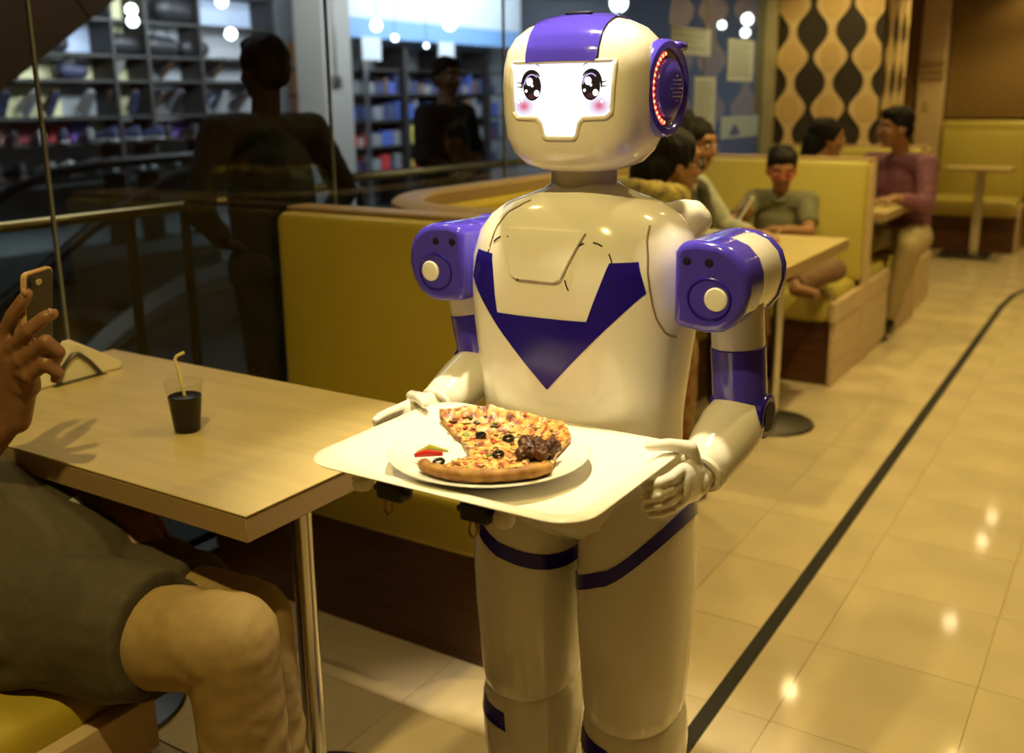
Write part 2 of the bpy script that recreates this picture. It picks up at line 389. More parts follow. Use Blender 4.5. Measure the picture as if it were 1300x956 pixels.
obj('base', sweep([(.0, 0), (.0, .305), (.45, .305), (.45, 0)], pc), M_dkwood, t)
boards(t, X1+.01, 2.26, 2.72, (0, .105, .205, .308)); obj('seat_board', MB().b2((X1-.016, 2.25, .31), (X1+.012, 2.75, .405)), M_endwood, t, .003)
t = thing('double_bench', 'double booth bench with the boy on its near side and pale boarded end', 'bench', (-1.65, 5.15, 0))
bench_half(t, X0, X1, 5.12, 4.60, lm=M_leather_lit); bench_half(t, X0, X1, 5.20, 5.74, lm=M_leather_lit); back_panel(t, X0, X1, 5.12, 5.20)
t = thing('far_booth_bench', 'mustard booth bench behind the man in the purple shirt with stepped pale end', 'bench', (-1.65, 6.3, 0))
bench_half(t, X0+.08, X1, 6.42, 5.92, lm=M_leather_lit); back_panel(t, X0+.08, X1, 6.42, 6.50)
obj('side_panel', MB().b2((-1.44, 6.515, 0), (-1.17, 7.12, .32)).b2((-1.44, 6.515, .32), (-1.17, 6.62, .72)).b2((-1.44, 6.515, .72), (-1.17, 6.80, 1.02)), M_endwood, t, .01)
obj('side_cushion', cushion(MB(), (-1.43, 6.64, .325), (-1.18, 7.1, .44)), M_leather_lit, t)
t = thing('wall_bench', 'long mustard bench against the brown far wall', 'bench', (-.9, 9.7, 0))
bench_half(t, -1.63, -.88, 9.93, 9.42, lm=M_leather_lit, seat=True)
mb = MB(); cushion(mb, (-.87, 9.85, .45), (1.2, 9.94, 1.10)); obj('backrest', mb, M_leather_lit, t)
obj('upper_backrest', MB().b2((-1.63, 9.87, .98), (-.86, 9.94, 1.11)), M_leather_lit, t, .03, 4)
t = thing('near_bench', 'mustard booth bench under the seated person with the phone', 'bench', (-1.65, .6, 0))
bench_half(t, X0, X1-.12, .33, .90); back_panel(t, X0, X1-.12, .28, .33)
def table(label, x0, x1, y0, y1, poles, z=.75, th=.045, square=False, name='dining_table'):
    t = thing(name, label, 'table', ((x0+x1)/2, (y0+y1)/2, 0))
    obj('tabletop', MB().b2((x0, y0, z-.004), (x1, y1, z)), M_ltwood, t, .0015)
    obj('edge_band', MB().b2((x0+.001, y0+.001, z-th), (x1-.001, y1-.001, z-.0045)), M_edge, t, .002)
    for px, py in poles:
        mb = MB()
        if square: mb.b2((px-.035, py-.035, .03), (px+.035, py+.035, z-th))
        else: mb.cyl((px, py, .03), (px, py, z-th), .020, 24)
        p_ = obj('pole', mb, M_chrome, t, .004 if square else 0)
        mb = MB()
        if square: mb.b2((px-.26, py-.14, 0), (px+.12, py+.14, .03))
        else: mb.lathe([(.0, 0), (.165, 0), (.17, .006), (.165, .014), (.09, .024), (.04, .03), (0, .03)], (px, py, 0), 36)
        obj('base_plate', mb, M_steel, t, .004 if square else 0)
        obj('mount_plate', MB().b2((px-.09, py-.09, z-th-.008), (px+.09, py+.09, z-th-.0005)), M_steel, t)
    return t
table('pale wooden table with the cola cup and napkins in the foreground', -2.11, -1.06, .936, 1.487, [(-1.215, 1.2), (-1.86, 1.2)])
table('pale wooden table in front of the boy and the two women', -1.62, -1.04, 3.29, 4.32, [(-1.215, 3.95)])
table('pale wooden table in front of the man in the purple shirt', -1.9, -1.11, 5.36, 6.02, [(-1.3, 5.7)])
table('small pale table on a square chrome pole at the far right', -1.44, -.93, 8.95, 9.29, [(-1.17, 9.13)], .75, .028, True)
# recessed lamps, added ones among them
E_lamp = emis('lamp_lens', (1, .80, .48), 45)
for i, (x, y, wt, cone) in enumerate(LAMPS):
    t = thing('downlight', 'round recessed downlight in the ceiling above the %s' % ('tray and left shoulder of the robot', 'aisle by the man in purple', 'far table', 'far wall bench', 'aisle beside the boy, unseen and added', 'two women, unseen and added', 'far booth, unseen and added', 'aisle by the far double bench, unseen and added', 'floor right of the robot, unseen and added', 'napkins, unseen and added', 'near end of the aisle', 'right side of the room, unseen and added')[i], 'ceiling light', (x, y, CEIL-.02), 'ceiling downlights')
    mb = MB(); mb.lathe([(.055, CEIL-.02), (.062, CEIL-.018), (.062, CEIL), (.045, CEIL), (.043, CEIL-.012), (.045, CEIL-.02), (.055, CEIL-.02)], (x, y, 0), 24, caps=False); obj('trim_ring', mb, M_ltwood, t)
    mb = MB(); mb.lathe([(0, CEIL-.008), (.042, CEIL-.008), (.042, CEIL-.004), (0, CEIL-.004)], (x, y, 0), 20); obj('lens', mb, E_lamp, t)
    ld = bpy.data.lights.new('lamp', 'SPOT'); ld.energy = wt; ld.color = WARM if i else (1, .85, .54); ld.spot_size = math.radians(cone); ld.spot_blend = .5 if i else .75; ld.shadow_soft_size = .035
    lo = bpy.data.objects.new('lamp', ld); COL.objects.link(lo); lo.parent = t; lo.location = (0, 0, -.02)
# ================================================================ THE MALL BEYOND THE GLASS
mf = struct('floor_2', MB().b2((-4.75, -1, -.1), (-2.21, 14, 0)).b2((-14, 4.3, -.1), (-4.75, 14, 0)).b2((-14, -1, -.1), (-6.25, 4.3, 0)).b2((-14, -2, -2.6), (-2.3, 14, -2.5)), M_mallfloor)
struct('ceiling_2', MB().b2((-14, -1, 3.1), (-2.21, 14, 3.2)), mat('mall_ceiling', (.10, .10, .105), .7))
struct('wall_2', MB().b2((-8.75, -1, 0), (-8.65, 14, 3.1)), mat('shop_back_wall', (.28, .29, .30), .8, var=.25, scale=1.2))
struct('wall_3', MB().b2((-8.7, 13.9, 0), (-2.2, 14, 3.1)), mat('mall_end_wall', (.24, .26, .31), .7))
struct('trim_4', MB().b2((-8.0, 8.27, 0), (-7.6, 8.72, 3.1)), mat('white_pillar', (.30, .28, .25), .6))
t = thing('switch_box', 'small grey switch box with conduit on the white pillar', 'switch box', (-7.58, 8.45, 1.5))
obj('box', MB().b2((-7.6, 8.40, 1.48), (-7.56, 8.50, 1.60)), M_steel, t, .004); obj('conduit', MB().b2((-7.6, 8.44, 1.6), (-7.585, 8.46, 3.1)), M_steel, t)
# handrails along the atrium
t = thing('brass_railing', 'brass coloured handrail just outside the glass', 'railing', (-2.75, 1.9, 0))
obj('handrail', MB().tube([(-2.72, .2, 1), (-2.73, 2.2, 1), (-2.82, 3.2, 1)], .016, 10), M_rail, t)
for y in (.9, 2.04, 2.26, 3.18): obj('post', MB().cyl((-2.74-.02*(y > 3), y, 0), (-2.74-.02*(y > 3), y, .99), .017, 10), M_steel, t)
t = thing('chrome_railing', 'polished chrome handrail beyond the glass above the curved sofa', 'railing', (-2.98, 4.4, 0))
obj('handrail', MB().tube([(-3.06, 3.3, 1.0), (-2.99, 4.4, 1.0), (-2.92, 6.2, 1.0)], .022, 10), M_chrome, t)
for y in (3.4, 4.3, 5.3): obj('post', MB().cyl((-3.03, y, 0), (-3.03, y, .99), .017, 10), M_steel, t)
# escalator going down to the left
t = thing('escalator', 'escalator with black handrails and grey skirts descending behind the glass', 'escalator', (-5.5, 3.5, 0))
prof = [(5.3, 0), (4.3, 0), (4.0, -.03), (3.7, -.12), (3.4, -.26), (3.16, -.40), (2.0, -1.07), (.5, -1.93)]
M_skirt = mat('grey_steel_skirt', (.30, .32, .32), .3, .6)
for x, n in ((-4.9, 'near'), (-6.1, 'far')):
    P = [(y, z+.93) for y, z in prof]; P = [(5.36, .60), (5.42, .75), (5.40, .88), (5.3, .95)]+P[1:]
    obj('handrail', MB().tube([(x, y, z) for y, z in P], .035, 10), M_rubber, t)
    rings = []
    for y, z in prof: rings.append([V((x-.06, y, z-.3)), V((x-.06, y, z+.28)), V((x, y, z+.36)), V((x+.06, y, z+.28)), V((x+.06, y, z-.3))])
    obj('skirt', MB().loft(rings), M_skirt, t)
    rings = [[V((x-.005, y, z+.34)), V((x-.005, y, z+.91)), V((x+.005, y, z+.91)), V((x+.005, y, z+.34))] for y, z in prof]
    obj('balustrade_glass', MB().loft(rings), glass_mat('escalator_glass', (.72, .78, .78), .7) if n == 'near' else MATS['escalator_glass'], t)
    obj('skirt_light', MB().loft([[V((x+.062, y, z+.2)), V((x+.062, y, z+.24)), V((x+.068, y, z+.24)), V((x+.068, y, z+.2))] for y, z in prof]), M_chrome, t)
for k in range(13):
    y = 4.1-.28*k; z = 0 if k < 1 else -.02-.162*(k-.6)
    obj('step', MB().b2((-6.03, y-.28, z-.17), (-4.97, y, z-.01)), M_steel, t, .006)
# up-going escalator seen from below, brown cladding
t = thing('escalator_underside', 'dark brown clad underside of a rising escalator at the upper left', 'escalator', (-4.8, 3, 0))
d = V((0, .83, .557)); n = V((0, -.557, .83)); a0 = V((0, 2.73, 1.395))
for i in range(-4, 5):
    p = a0+d*(i*.62)
    obj('cladding_panel', MB().loft([[p+V((x, 0, 0))+q for x in (-5.6,) for q in (V(), d*.612, d*.612+n*.85, n*.85)], [p+V((-4.5, 0, 0))+q for q in (V(), d*.612, d*.612+n*.85, n*.85)]]), M_darkpanel, t, .004)
# shoe shop
M_shelf = mat('dark_shelf_edge', (.022, .02, .019), .5); M_cream = mat('lit_cream_backing', (.78, .74, .45), .7); M_grey = mat('grey_backing', (.42, .44, .48), .7)
t = thing('shoe_shelving', 'wide dark framed shelving of the shoe shop across the atrium', 'shelving', (-8.4, 6.2, 0))
for z in (.72, 1.0, 1.225, 1.55, 1.775, 2.09, 2.40): obj('shelf', MB().b2((-8.46, 3.3, z-.025), (-8.15, 8.15, z)), M_shelf, t)
for y in (3.3, 4.6, 6.08, 6.46, 7.1, 8.1): obj('upright', MB().b2((-8.46, y-.015, 0), (-8.14, y+.015, 2.42)), M_shelf, t)
for a, b, z0, z1, m in ((3.3, 4.6, 1.23, 1.74, M_grey), (4.6, 6.06, 1.56, 1.73, M_cream), (4.6, 5.7, 1.23, 1.50, M_cream), (5.7, 6.06, 1.23, 1.5, M_grey), (6.1, 6.44, 1.23, 2.4, M_cream), (5.4, 6.06, 1.8, 2.05, M_paper), (7.1, 8.08, 2.12, 2.4, M_paper), (6.5, 7.1, 1.56, 2.05, M_grey), (7.1, 8.1, 1.23, 2.05, M_grey)):
    obj('back_panel', MB().b2((-8.475, a, z0), (-8.462, b, z1)), m, t)
def shoe_mb(boot=False):
    mb = MB(); R = []
    for x, hw, z0, z1 in ((-.13, .012, .0, .10), (-.125, .03, 0, .115), (-.09, .036, 0, .12), (-.03, .034, 0, .10), (.03, .040, 0, .07), (.08, .045, 0, .055), (.12, .035, 0, .045), (.14, .012, .004, .03)):
        R.append([V((x+(.0), hw*math.cos(2*PI*j/10), (z0+z1)/2+(z1-z0)/2*math.sin(2*PI*j/10))) for j in range(10)])
    return mb.loft(R)
SHC = [mat('shoe_black', (.02, .02, .025), .4), mat('shoe_brown', (.09, .05, .03), .4), mat('shoe_navy', (.03, .035, .08), .5), mat('shoe_pale', (.35, .34, .33), .5), mat('shoe_grey', (.13, .13, .14), .5)]
SH = []
for k, m in enumerate(SHC):
    r = thing('shoe', 'x', 'shoe', (0, 0, -9), 'shoes on the shoe shop shelves', True)
    obj('upper', shoe_mb(), m, r); mb = MB(); mb.b2((-.13, -.035, -.012), (-.06, .035, .008)); mb.b2((-.06, -.04, -.006), (.13, .04, .006)); obj('sole', mb, SHC[(k+1) % 5], r, .004); SH.append(r)
used = set(); nm = ['black', 'dark brown', 'navy', 'pale', 'grey']
def put_shoe(k, loc, rz, where, rx=0):
    lab = '%s shoe %s in the shoe shop' % (nm[k], where)
    if k in used: o = dup(SH[k], loc, rz, lab)
    else: o = SH[k]; o.location = loc; o.rotation_euler = (0, 0, rz); o['label'] = lab; used.add(k)
    o.rotation_euler[1] = rx; return o
for z, n, where, tilt in ((1.225, 15, 'standing tilted on the middle shelf', -.9), (1.0, 18, 'on the lower display shelf', -.2), (.72, 18, 'on the lowest display shelf', 0), (1.55, 7, 'on the upper shelf', -.8)):
    for i in range(n):
        y = 3.9+i*(4.1/n)+random.uniform(-.05, .05)
        put_shoe(random.choice((0, 0, 1, 2, 4, 3) if z != .72 else (0, 3, 4, 3)), (-8.3+(.12 if tilt > -.5 else .02), y, z+(.015 if tilt > -.5 else .115)), PI+random.uniform(-.5, .5)-(PI if tilt < -.5 else 0), where, tilt if tilt < -.5 else 0)
bxc = [('red', (.30, .03, .035)), ('purple', (.13, .08, .36)), ('cream', (.5, .46, .32)), ('pink', (.45, .22, .22)), ('red', (.22, .03, .04))]
y = 3.9; i = 0
while y < 7.2:
    wd = random.uniform(.16, .34); c = bxc[i % 5]
    o = obj('shoe_box', MB().b2((-8.45, y, 1.003), (-8.36, y+wd-.02, 1.165)), mat('box_'+c[0]+str(i % 5), c[1], .7), bevel=.003); tag(o, '%s shoe box in the row behind the lower shoes' % c[0], 'box', 'shoe boxes in the shoe shop'); y += wd; i += 1
# handbags on the top shelves
def bag(y, z, s, lab, m):
    t = thing('handbag', lab, 'handbag', (-8.31, y, z))
    obj('bag_body', bake(MB().seg((-8.31, y-.09*s, z+.09*s), (-8.31, y+.09*s, z+.08*s), .085*s, .075*s, (1, 0, 0), .8), .015, 3, O=V((-8.31, y, z))), m, t)
    obj('handle', MB().tube([(-8.31, y-.08*s, z+.14*s), (-8.31, y-.05*s, z+.25*s), (-8.31, y+.05*s, z+.25*s), (-8.31, y+.08*s, z+.14*s)], .008, 6), M_black, t)
for y, z, s, lab in ((5.0, 1.775, 1.5, 'black handbag under the rising escalator edge'), (5.55, 1.775, 1.1, 'small black handbag on the shelf above the cream panel'), (6.35, 1.775, 1.2, 'black handbag right of the shelf upright'), (6.75, 1.775, 1.2, 'dark handbag left of the standing man'), (7.15, 1.775, 1.1, 'dark handbag behind the head of the standing man'), (6.95, 2.09, 1.6, 'large dark handbag on the topmost shelf'), (5.75, 1.55, .9, 'navy handbag hanging before the cream panel')):
    bag(y, z, s, lab, SHC[0] if 'navy' not in lab else SHC[2])
# second shop
t = thing('shop_fascia', 'pale blue lit fascia above the second shop', 'sign', (-7.9, 10.3, 1.9))
obj('fascia_panel', MB().b2((-8.0, 8.74, 2.05), (-7.9, 12.8, 2.27)), emis('blue_fascia', (.16, .30, .55), .35), t, .004)
obj('ceiling_glow_panel', MB().b2((-8.0, 8.74, 2.275), (-7.92, 12.8, 3.1)), emis('pale_ceiling_glow', (.50, .56, .64), .30), t, .004)  # added glowing panel standing in for the bright white ceiling there
t = thing('shop_shelving', 'dark shelving stacked with goods in the second shop', 'shelving', (-8.4, 10.4, 0))
for z in (.45, .78, 1.1, 1.42, 1.72): obj('shelf', MB().b2((-8.6, 8.75, z-.03), (-8.2, 12.8, z)), M_shelf, t)
for y, m in ((8.82, mat('orange_wood_upright', (.30, .14, .05), .5)), (9.62, M_chrome), (10.4, M_shelf), (11.3, M_shelf), (12.3, M_shelf)): obj('upright', MB().b2((-8.6, y-.05, 0), (-8.15, y+.03, 2.0)), m, t)
gc = [('red', (.45, .03, .03)), ('navy', (.04, .05, .12)), ('yellow', (.5, .42, .08)), ('grey', (.2, .2, .22)), ('blue', (.06, .10, .40)), ('brown', (.14, .08, .05)), ('white', (.5, .5, .5))]
for z in (.45, .78, 1.1, 1.42):
    y = 8.95
    while y < 12.6:
        wd = random.uniform(.07, .22); c = random.choice(gc if z < 1 else gc[1:2]+gc[3:6]+gc[1:2]); h = random.uniform(.10, .25)
        o = obj('boxed_goods', MB().b2((-8.45, y, z+.001), (-8.24, y+wd-.015, z+h)), mat('goods_'+c[0], c[1], .6), bevel=.003)
        tag(o, '%s boxed goods on the %s shelf of the second shop' % (c[0], {.45: 'lowest', .78: 'lower middle', 1.1: 'upper middle', 1.42: 'top'}[z]), 'box', 'goods in the second shop'); y += wd
def sheet(y, z, w, h, lab):
    t = thing('shop_poster', lab, 'poster', (-7.88, y, z)); obj('sheet', MB().b2((-7.9, y, z), (-7.885, y+w, z+h)), emis('lit_poster', (.50, .54, .60), .35), t, .002)
sheet(9.25, 1.80, .34, .26, 'lit white poster under the fascia left of the shop'); sheet(10.75, 1.82, .34, .24, 'lit white poster under the fascia further right')
# bright spots built as lamps; some stand for reflections in the glass
E_cool = emis('bright_spot_lens', (.92, .96, 1), 9)
def brightspot(x, y, z, r, lab, grp=None):
    t = thing('bright_spot', lab, 'lamp', (x, y, z), grp)
    obj('lens', MB().ell((x, y, z), (r, r, r), None, 14, 8), E_cool, t)
    obj('stem', MB().cyl((x, y, z+r*.8), (x, y, 3.1), .003, 6), M_steel, t)
brightspot(-7.86, 6.09, 2.15, 0.05, 'bright light spot over the shoe shelves upper of the pair')
brightspot(-7.84, 6.08, 2.05, 0.05, 'bright light spot over the shoe shelves lower of the pair')
brightspot(-7.19, 6.54, 2.21, 0.05, 'bright light spot at the top edge above the standing man')
brightspot(-7.08, 6.52, 1.93, 0.05, 'bright light spot by the head of the standing man')
brightspot(-5.99, 7.23, 1.99, 0.05, 'bright light spot left under the blue fascia')
brightspot(-5.84, 7.30, 1.88, 0.03, 'small bright light spot in the middle of the second shop')
brightspot(-5.55, 7.57, 2.19, 0.05, 'bright light spot at the top edge above the second shop')
brightspot(-5.44, 7.59, 2.00, 0.06, 'bright light spot at the right of the blue fascia')
brightspot(-5.59, 7.43, 1.81, 0.022, 'tiny bright light spot beside the white poster')
brightspot(-3.23, 9.12, 2.02, 0.05, 'upper light spot seen right of the robot head')
brightspot(-3.23, 9.08, 1.90, 0.04, 'lower light spot seen right of the robot head')
brightspot(-3.42, 8.99, 1.97, 0.035, 'small light spot seen between robot ear and wavy screen')
brightspot(-3.76, 7.58, 2.08, 0.07, 'bright light spot above the robot head')
for x, y, z, sx, sy, e, c in ((-6.7, 6.2, 2.45, 3.2, .8, 190, (.92, .96, 1)), (-6.7, 10.6, 2.6, 3.6, .8, 170, (.86, .93, 1)), (-4.0, 3.0, 3.05, 2, 1, 14, (.9, .96, 1)), (-4.6, 10.8, 3.05, 2, 1, 70, (.86, .92, 1))):  # unseen area lights added to brighten shops, atrium and far end
    t = thing('added_panel_light', 'added fill light, no real fixture, over the %s' % ('shoe shop' if y < 7 and x < -5 else 'second shop' if y > 7 and x < -5 else 'far end' if y > 7 else 'atrium'), 'ceiling light', (x, y, z))
    obj('frame', MB().b2((x-sy/2, y-sx/2, z+.02), (x+sy/2, y+sx/2, z+.1)), M_steel, t)
    ld = bpy.data.lights.new('added_area_lamp', 'AREA'); ld.energy = e; ld.color = c; ld.shape = 'RECTANGLE'; ld.size = sy; ld.size_y = sx
    lo = bpy.data.objects.new('added_area_lamp', ld); COL.objects.link(lo); lo.parent = t; lo.location = (0, 0, 0); lo.rotation_euler = (0, 1.0 if x < -5 else 0, 0)
# ================================================================ ROBOT WAITER
CX, CY = -.737, 1.38
M_shell = mat('robot_cream_plastic', (.80, .76, .68), .13, coat=.5, spec=.5)
M_joint = mat('robot_grey_cream', (.72, .66, .54), .25)
M_purple = mat('robot_purple_plastic', (.065, .045, .54), .14, coat=.5)
M_navy = mat('robot_navy_decal', (.016, .008, .26), .18)
M_seam = mat('robot_seam', (.26, .18, .10), .6)
M_dark = mat('robot_dark_recess', (.012, .012, .03), .5, spec=.15)
rob = thing('waiter_robot', 'cream and purple humanoid waiter robot with a glowing cartoon face holding a tray', 'robot', (CX, CY, 0))
def xf(mb, M): mb.v = [M @ v for v in mb.v]; return mb
# torso
ts = [(1.215, .048, .050, .045), (1.205, .060, .060, .055), (1.196, .085, .075, .07), (1.184, .120, .092, .085), (1.165, .148, .106, .10), (1.14, .168, .117, .112), (1.10, .180, .128, .12),
      (1.05, .181, .134, .125), (1.0, .177, .136, .125), (.95, .171, .134, .122), (.90, .165, .130, .118), (.85, .160, .126, .114), (.80, .160, .122, .112), (.76, .162, .120, .112)]
tor = MB().loft([sup(CX, CY, z, hx, hf, hb, 2.7, 64) for z, hx, hf, hb in ts]); T_b = bvh_of(tor)
obj('torso', tor, M_shell, rob, angle=60)
def tc(u, v):
    p, n, i, d = T_b.ray_cast(V((CX+u, CY-1, v)), V((0, 1, 0)))
    if p is None: p, n, i, d = T_b.find_nearest(V((CX+u, CY-.05, v)))
    if n.y > 0: n = -n
    return p, n
def strip(mb, pts, r=.0012, cast=tc, off=.0004):
    P = []
    for a, b in zip(pts, pts[1:]):
        for i in range(6): P.append((a[0]+(b[0]-a[0])*i/6, a[1]+(b[1]-a[1])*i/6))
    P.append(pts[-1]); return mb.tube([(lambda q: q[0]+q[1]*off)(cast(*p)) for p in P], r, 6)
Vp = [(-.137, 1.112), (-.100, 1.110), (-.084, 1.022), (.072, 1.024), (.100, 1.110), (.137, 1.112), (.149, 1.068), (.006, .912), (-.150, 1.068)]
obj('chest_emblem', decal(MB(), Vp, tc, .0012, .003), M_navy, rob, label='navy blue V shaped chest emblem')
pk = [(-.070, 1.150), (.060, 1.150), (.030, 1.083), (.020, 1.078), (-.045, 1.078), (-.055, 1.083)]
obj('chest_pocket', decal(MB(), pk, tc, .0065, .010), M_shell, rob, bevel=.003, seg=3)
mb = MB()
obj('shell_seam', strip(MB(), [(-.052, 1.190), (-.085, 1.172), (-.100, 1.150), (-.108, 1.12)], .0014), M_seam, rob)
strip(mb, [(.138, 1.16), (.146, 1.12), (.153, 1.07), (.160, 1.03), (.168, 1.005), (.174, .995)], .0016)
obj('shell_seam', mb, M_seam, rob)
for cx_ in (-.077, .070):
    for k in range(8):
        if k in (5, 6): continue
        a0 = 2*PI*k/8+.3; obj('dash', strip(MB(), [(cx_+.036*math.cos(a), 1.095+.043*math.sin(a)) for a in (a0, a0+.2, a0+.4)], .0011), M_dark, rob)
# waist, pelvis
pv = MB().loft([sup(CX, CY, z, hx, hf, hb, 2.6, 48) for z, hx, hf, hb in ((.80, .155, .112, .105), (.74, .168, .118, .112), (.69, .158, .115, .112), (.665, .115, .10, .10), (.645, .065, .075, .08), (.635, .02, .03, .03))])
obj('pelvis', pv, M_shell, rob, angle=60)
obj('back_pack', bake(MB().seg((CX-.08, CY+.13, 1.10), (CX+.08, CY+.13, 1.10), .055, .055).seg((CX-.09, CY+.12, .98), (CX+.09, CY+.12, .98), .05, .05).seg((CX+.105, CY+.135, 1.16), (CX+.13, CY+.15, 1.145), .022, .022).seg((CX+.05, CY+.10, 1.14), (CX+.12, CY+.14, 1.155), .03, .026), .008, 4, O=V((CX, CY, 0))), M_shell, rob)
# legs
for s_ in (-1, 1):
    lx = CX+s_*.101
    LS = [(.75, .070, .09), (.735, .080, .100), (.70, .087, .106), (.65, .088, .110), (.58, .0905, .114), (.50, .088, .112), (.42, .084, .104), (.36, .081, .098), (.335, .079, .094), (.325, .074, .088)]
    lg = MB().loft([sup(lx, CY, z, hx, hy, hy, 2.3, 40) for z, hx, hy in LS])
    leg = obj('leg', lg, M_shell, rob, angle=50)
    def lw(z):
        for (z1, a1, b1), (z0, a0, b0) in zip(LS, LS[1:]):
            if z0 <= z <= z1: t = (z-z0)/(z1-z0); return a0+(a1-a0)*t, b0+(b1-b0)*t
        return LS[0][1:] if z > .7 else LS[-1][1:]
    def leg_ring(zf, dz, off):
        R = []
        for z_add in (0, dz):
            rg = []
            for j in range(48):
                a = 2*PI*j/48; c, sn = math.cos(a), math.sin(a); z = zf(c*s_, sn)+z_add; hx, hy = lw(z)
                rg.append(V((lx+math.copysign(abs(c)**(2/2.3), c)*(hx+off), CY+math.copysign(abs(sn)**(2/2.3), sn)*(hy+off), z)))
            R.append(rg)
        return R
    zf = lambda c, sn, k=(.068 if s_ > 0 else .045): .622+k*c-.018*(1-abs(c))
    mb = MB(); a, b = leg_ring(zf, .026, .0018), leg_ring(zf, .026, -.003); mb.loft([b[0], a[0], a[1], b[1]], caps=False)
    obj('thigh_band', mb, M_navy, leg, label='navy slanted thigh band')
    sh = MB().loft([sup(lx, CY+.004, z, hx, hy, hy, 2.3, 40) for z, hx, hy in ((.345, .070, .078), (.335, .079, .089), (.32, .083, .093), (.27, .086, .098), (.20, .082, .098), (.13, .074, .088), (.075, .066, .08), (.05, .064, .078))])
    shin = obj('shin', sh, M_shell, rob, angle=50)
    Sb = bvh_of(sh)
    def scst(u, v):
        p, n, i, d = Sb.ray_cast(V((lx+u, CY-1, v)), V((0, 1, 0))); return p, (n if n.y < 0 else -n)
    obj('knee_band', decal(MB(), [(-.072, .305), (-.005, .295), (.0, .262), (-.072, .272)], scst, .0015, .003), M_navy, shin)
    ft = MB(); R = []
    for z, hx, hf, hb in ((.0, .066, .14, .075), (.015, .074, .152, .084), (.045, .074, .150, .084), (.07, .068, .11, .08), (.085, .06, .07, .072)): R.append(sup(lx, CY, z, hx, hf, hb, 3, 36))
    obj('foot', ft.loft(R), M_purple, rob, angle=50)
# neck
obj('neck', MB().lathe([(.056, 1.19), (.053, 1.205), (.051, 1.215), (.051, 1.262)], (CX, CY-.005, 0), 40), M_joint, rob)
# head, in its own frame (turned a little to the robot's left)
HM = Matrix.Translation((CX+.004, CY-.005, 1.347)) @ Matrix.Rotation(math.radians(8.5), 4, 'Z') @ Matrix.Diagonal((.955, .955, .945, 1))
hs = [(-.120, .052, .068, .05, 2.4), (-.117, .066, .080, .06, 2.5), (-.108, .087, .102, .078, 3.0), (-.090, .103, .115, .094, 3.3), (-.065, .113, .121, .105, 3.5), (-.03, .1165, .123, .112, 3.6), (.01, .118, .123, .115, 3.6), (.04, .117, .121, .115, 3.5),
      (.065, .113, .115, .112, 3.3), (.085, .104, .103, .105, 3.0), (.10, .089, .084, .092, 2.7), (.110, .068, .060, .07, 2.4), (.1165, .042, .036, .045, 2.2), (.1185, .015, .013, .016, 2)]
hd = MB().loft([sup(0, 0, z, hx, hf, hb, e, 72) for z, hx, hf, hb, e in hs]); H_b = bvh_of(hd)
SP = [(u*1.03, v) for u, v in [(-.080, .046), (-.076, -.028), (-.068, -.036), (-.036, -.037), (-.030, -.044), (-.026, -.062), (-.021, -.066), (.021, -.066), (.026, -.062), (.030, -.044), (.036, -.037), (.068, -.036), (.076, -.028), (.080, .046)]]
cut = MB().prism(SP, lambda u, v, d: V((u, d, v)), -.2, -.111)
hm = boolean(hd, cut, 40); hm.transform(HM); hm.transform(Matrix.Translation((-CX, -CY, 0)))
head = obj('head', hm, M_shell, rob)
def H(mb): return xf(mb, HM)
lip = MB().tube([(lambda q: q)(V((u, 0, v))) for u, v in SP], .0035, 8, True)
def hcast(u, v):
    p, n, i, d = H_b.ray_cast(V((u, -1, v)), V((0, 1, 0))); return p, (n if n.y < 0 else -n)
def dens(P, st=.004, loop=True):
    out = []; n = len(P)
    for i in range(n if loop else n-1):
        a = V(P[i]); b = V(P[(i+1) % n]); k = max(1, int((b-a).length/st))
        for j in range(k): out.append(tuple(a+(b-a)*j/k))
    return out
lp = [hcast(u, v)[0] for u, v in dens(SP)]
obj('face_rim', H(MB().tube(lp, .0032, 8, True)), M_shell, head)
E_scr = emis('face_screen', (.86, .84, 1.0), 1.0)
scr = obj('face_screen', H(MB().prism([(u*.998, v*.998) for u, v in SP], lambda u, v, d: V((u, d, v)), -.1125, -.1095)), E_scr, head, label='glowing white face screen')
# printed face on the screen, child of the head
M_eye = mat('screen_black', (.012, .008, .03), .5); E_w = emis('screen_white', (.95, .95, 1), 1.3); E_br = emis('screen_maroon', (.05, .012, .035), .5); E_lav = emis('screen_lavender', (.42, .38, .95), 1.0)
def flat(poly, y0, th=.0005): return H(MB().prism(poly, lambda u, v, d: V((u, -.1125-y0-d, v)), 0, th))
def ov(cx, cz, rx, rz, n=24, tilt=0):
    out = []
    for j in range(n):
        a = 2*PI*j/n; x, z = rx*math.cos(a), rz*math.sin(a); out.append((cx+x*math.cos(tilt)-z*math.sin(tilt), cz+x*math.sin(tilt)+z*math.cos(tilt)))
    return out
def stroke(P, ws_):
    L = []; R = []
    for i, p in enumerate(P):
        a = V(P[max(i-1, 0)]); b = V(P[min(i+1, len(P)-1)]); t = (b-a).normalized(); n = V((-t.y, t.x))*ws_[i]; L.append(tuple(V(p)+n)); R.append(tuple(V(p)-n))
    return L+R[::-1]
bl = bpy.data.materials.new('screen_blush'); bl.use_nodes = True; nt = bl.node_tree; nt.nodes.remove(nt.nodes['Principled BSDF'])
va = nt.nodes.new('ShaderNodeVertexColor'); va.layer_name = 'print'; em = nt.nodes.new('ShaderNodeEmission'); em.inputs[1].default_value = 1.0
nt.links.new(va.outputs[0], em.inputs[0]); nt.links.new(em.outputs[0], nt.nodes['Material Output'].inputs[0])
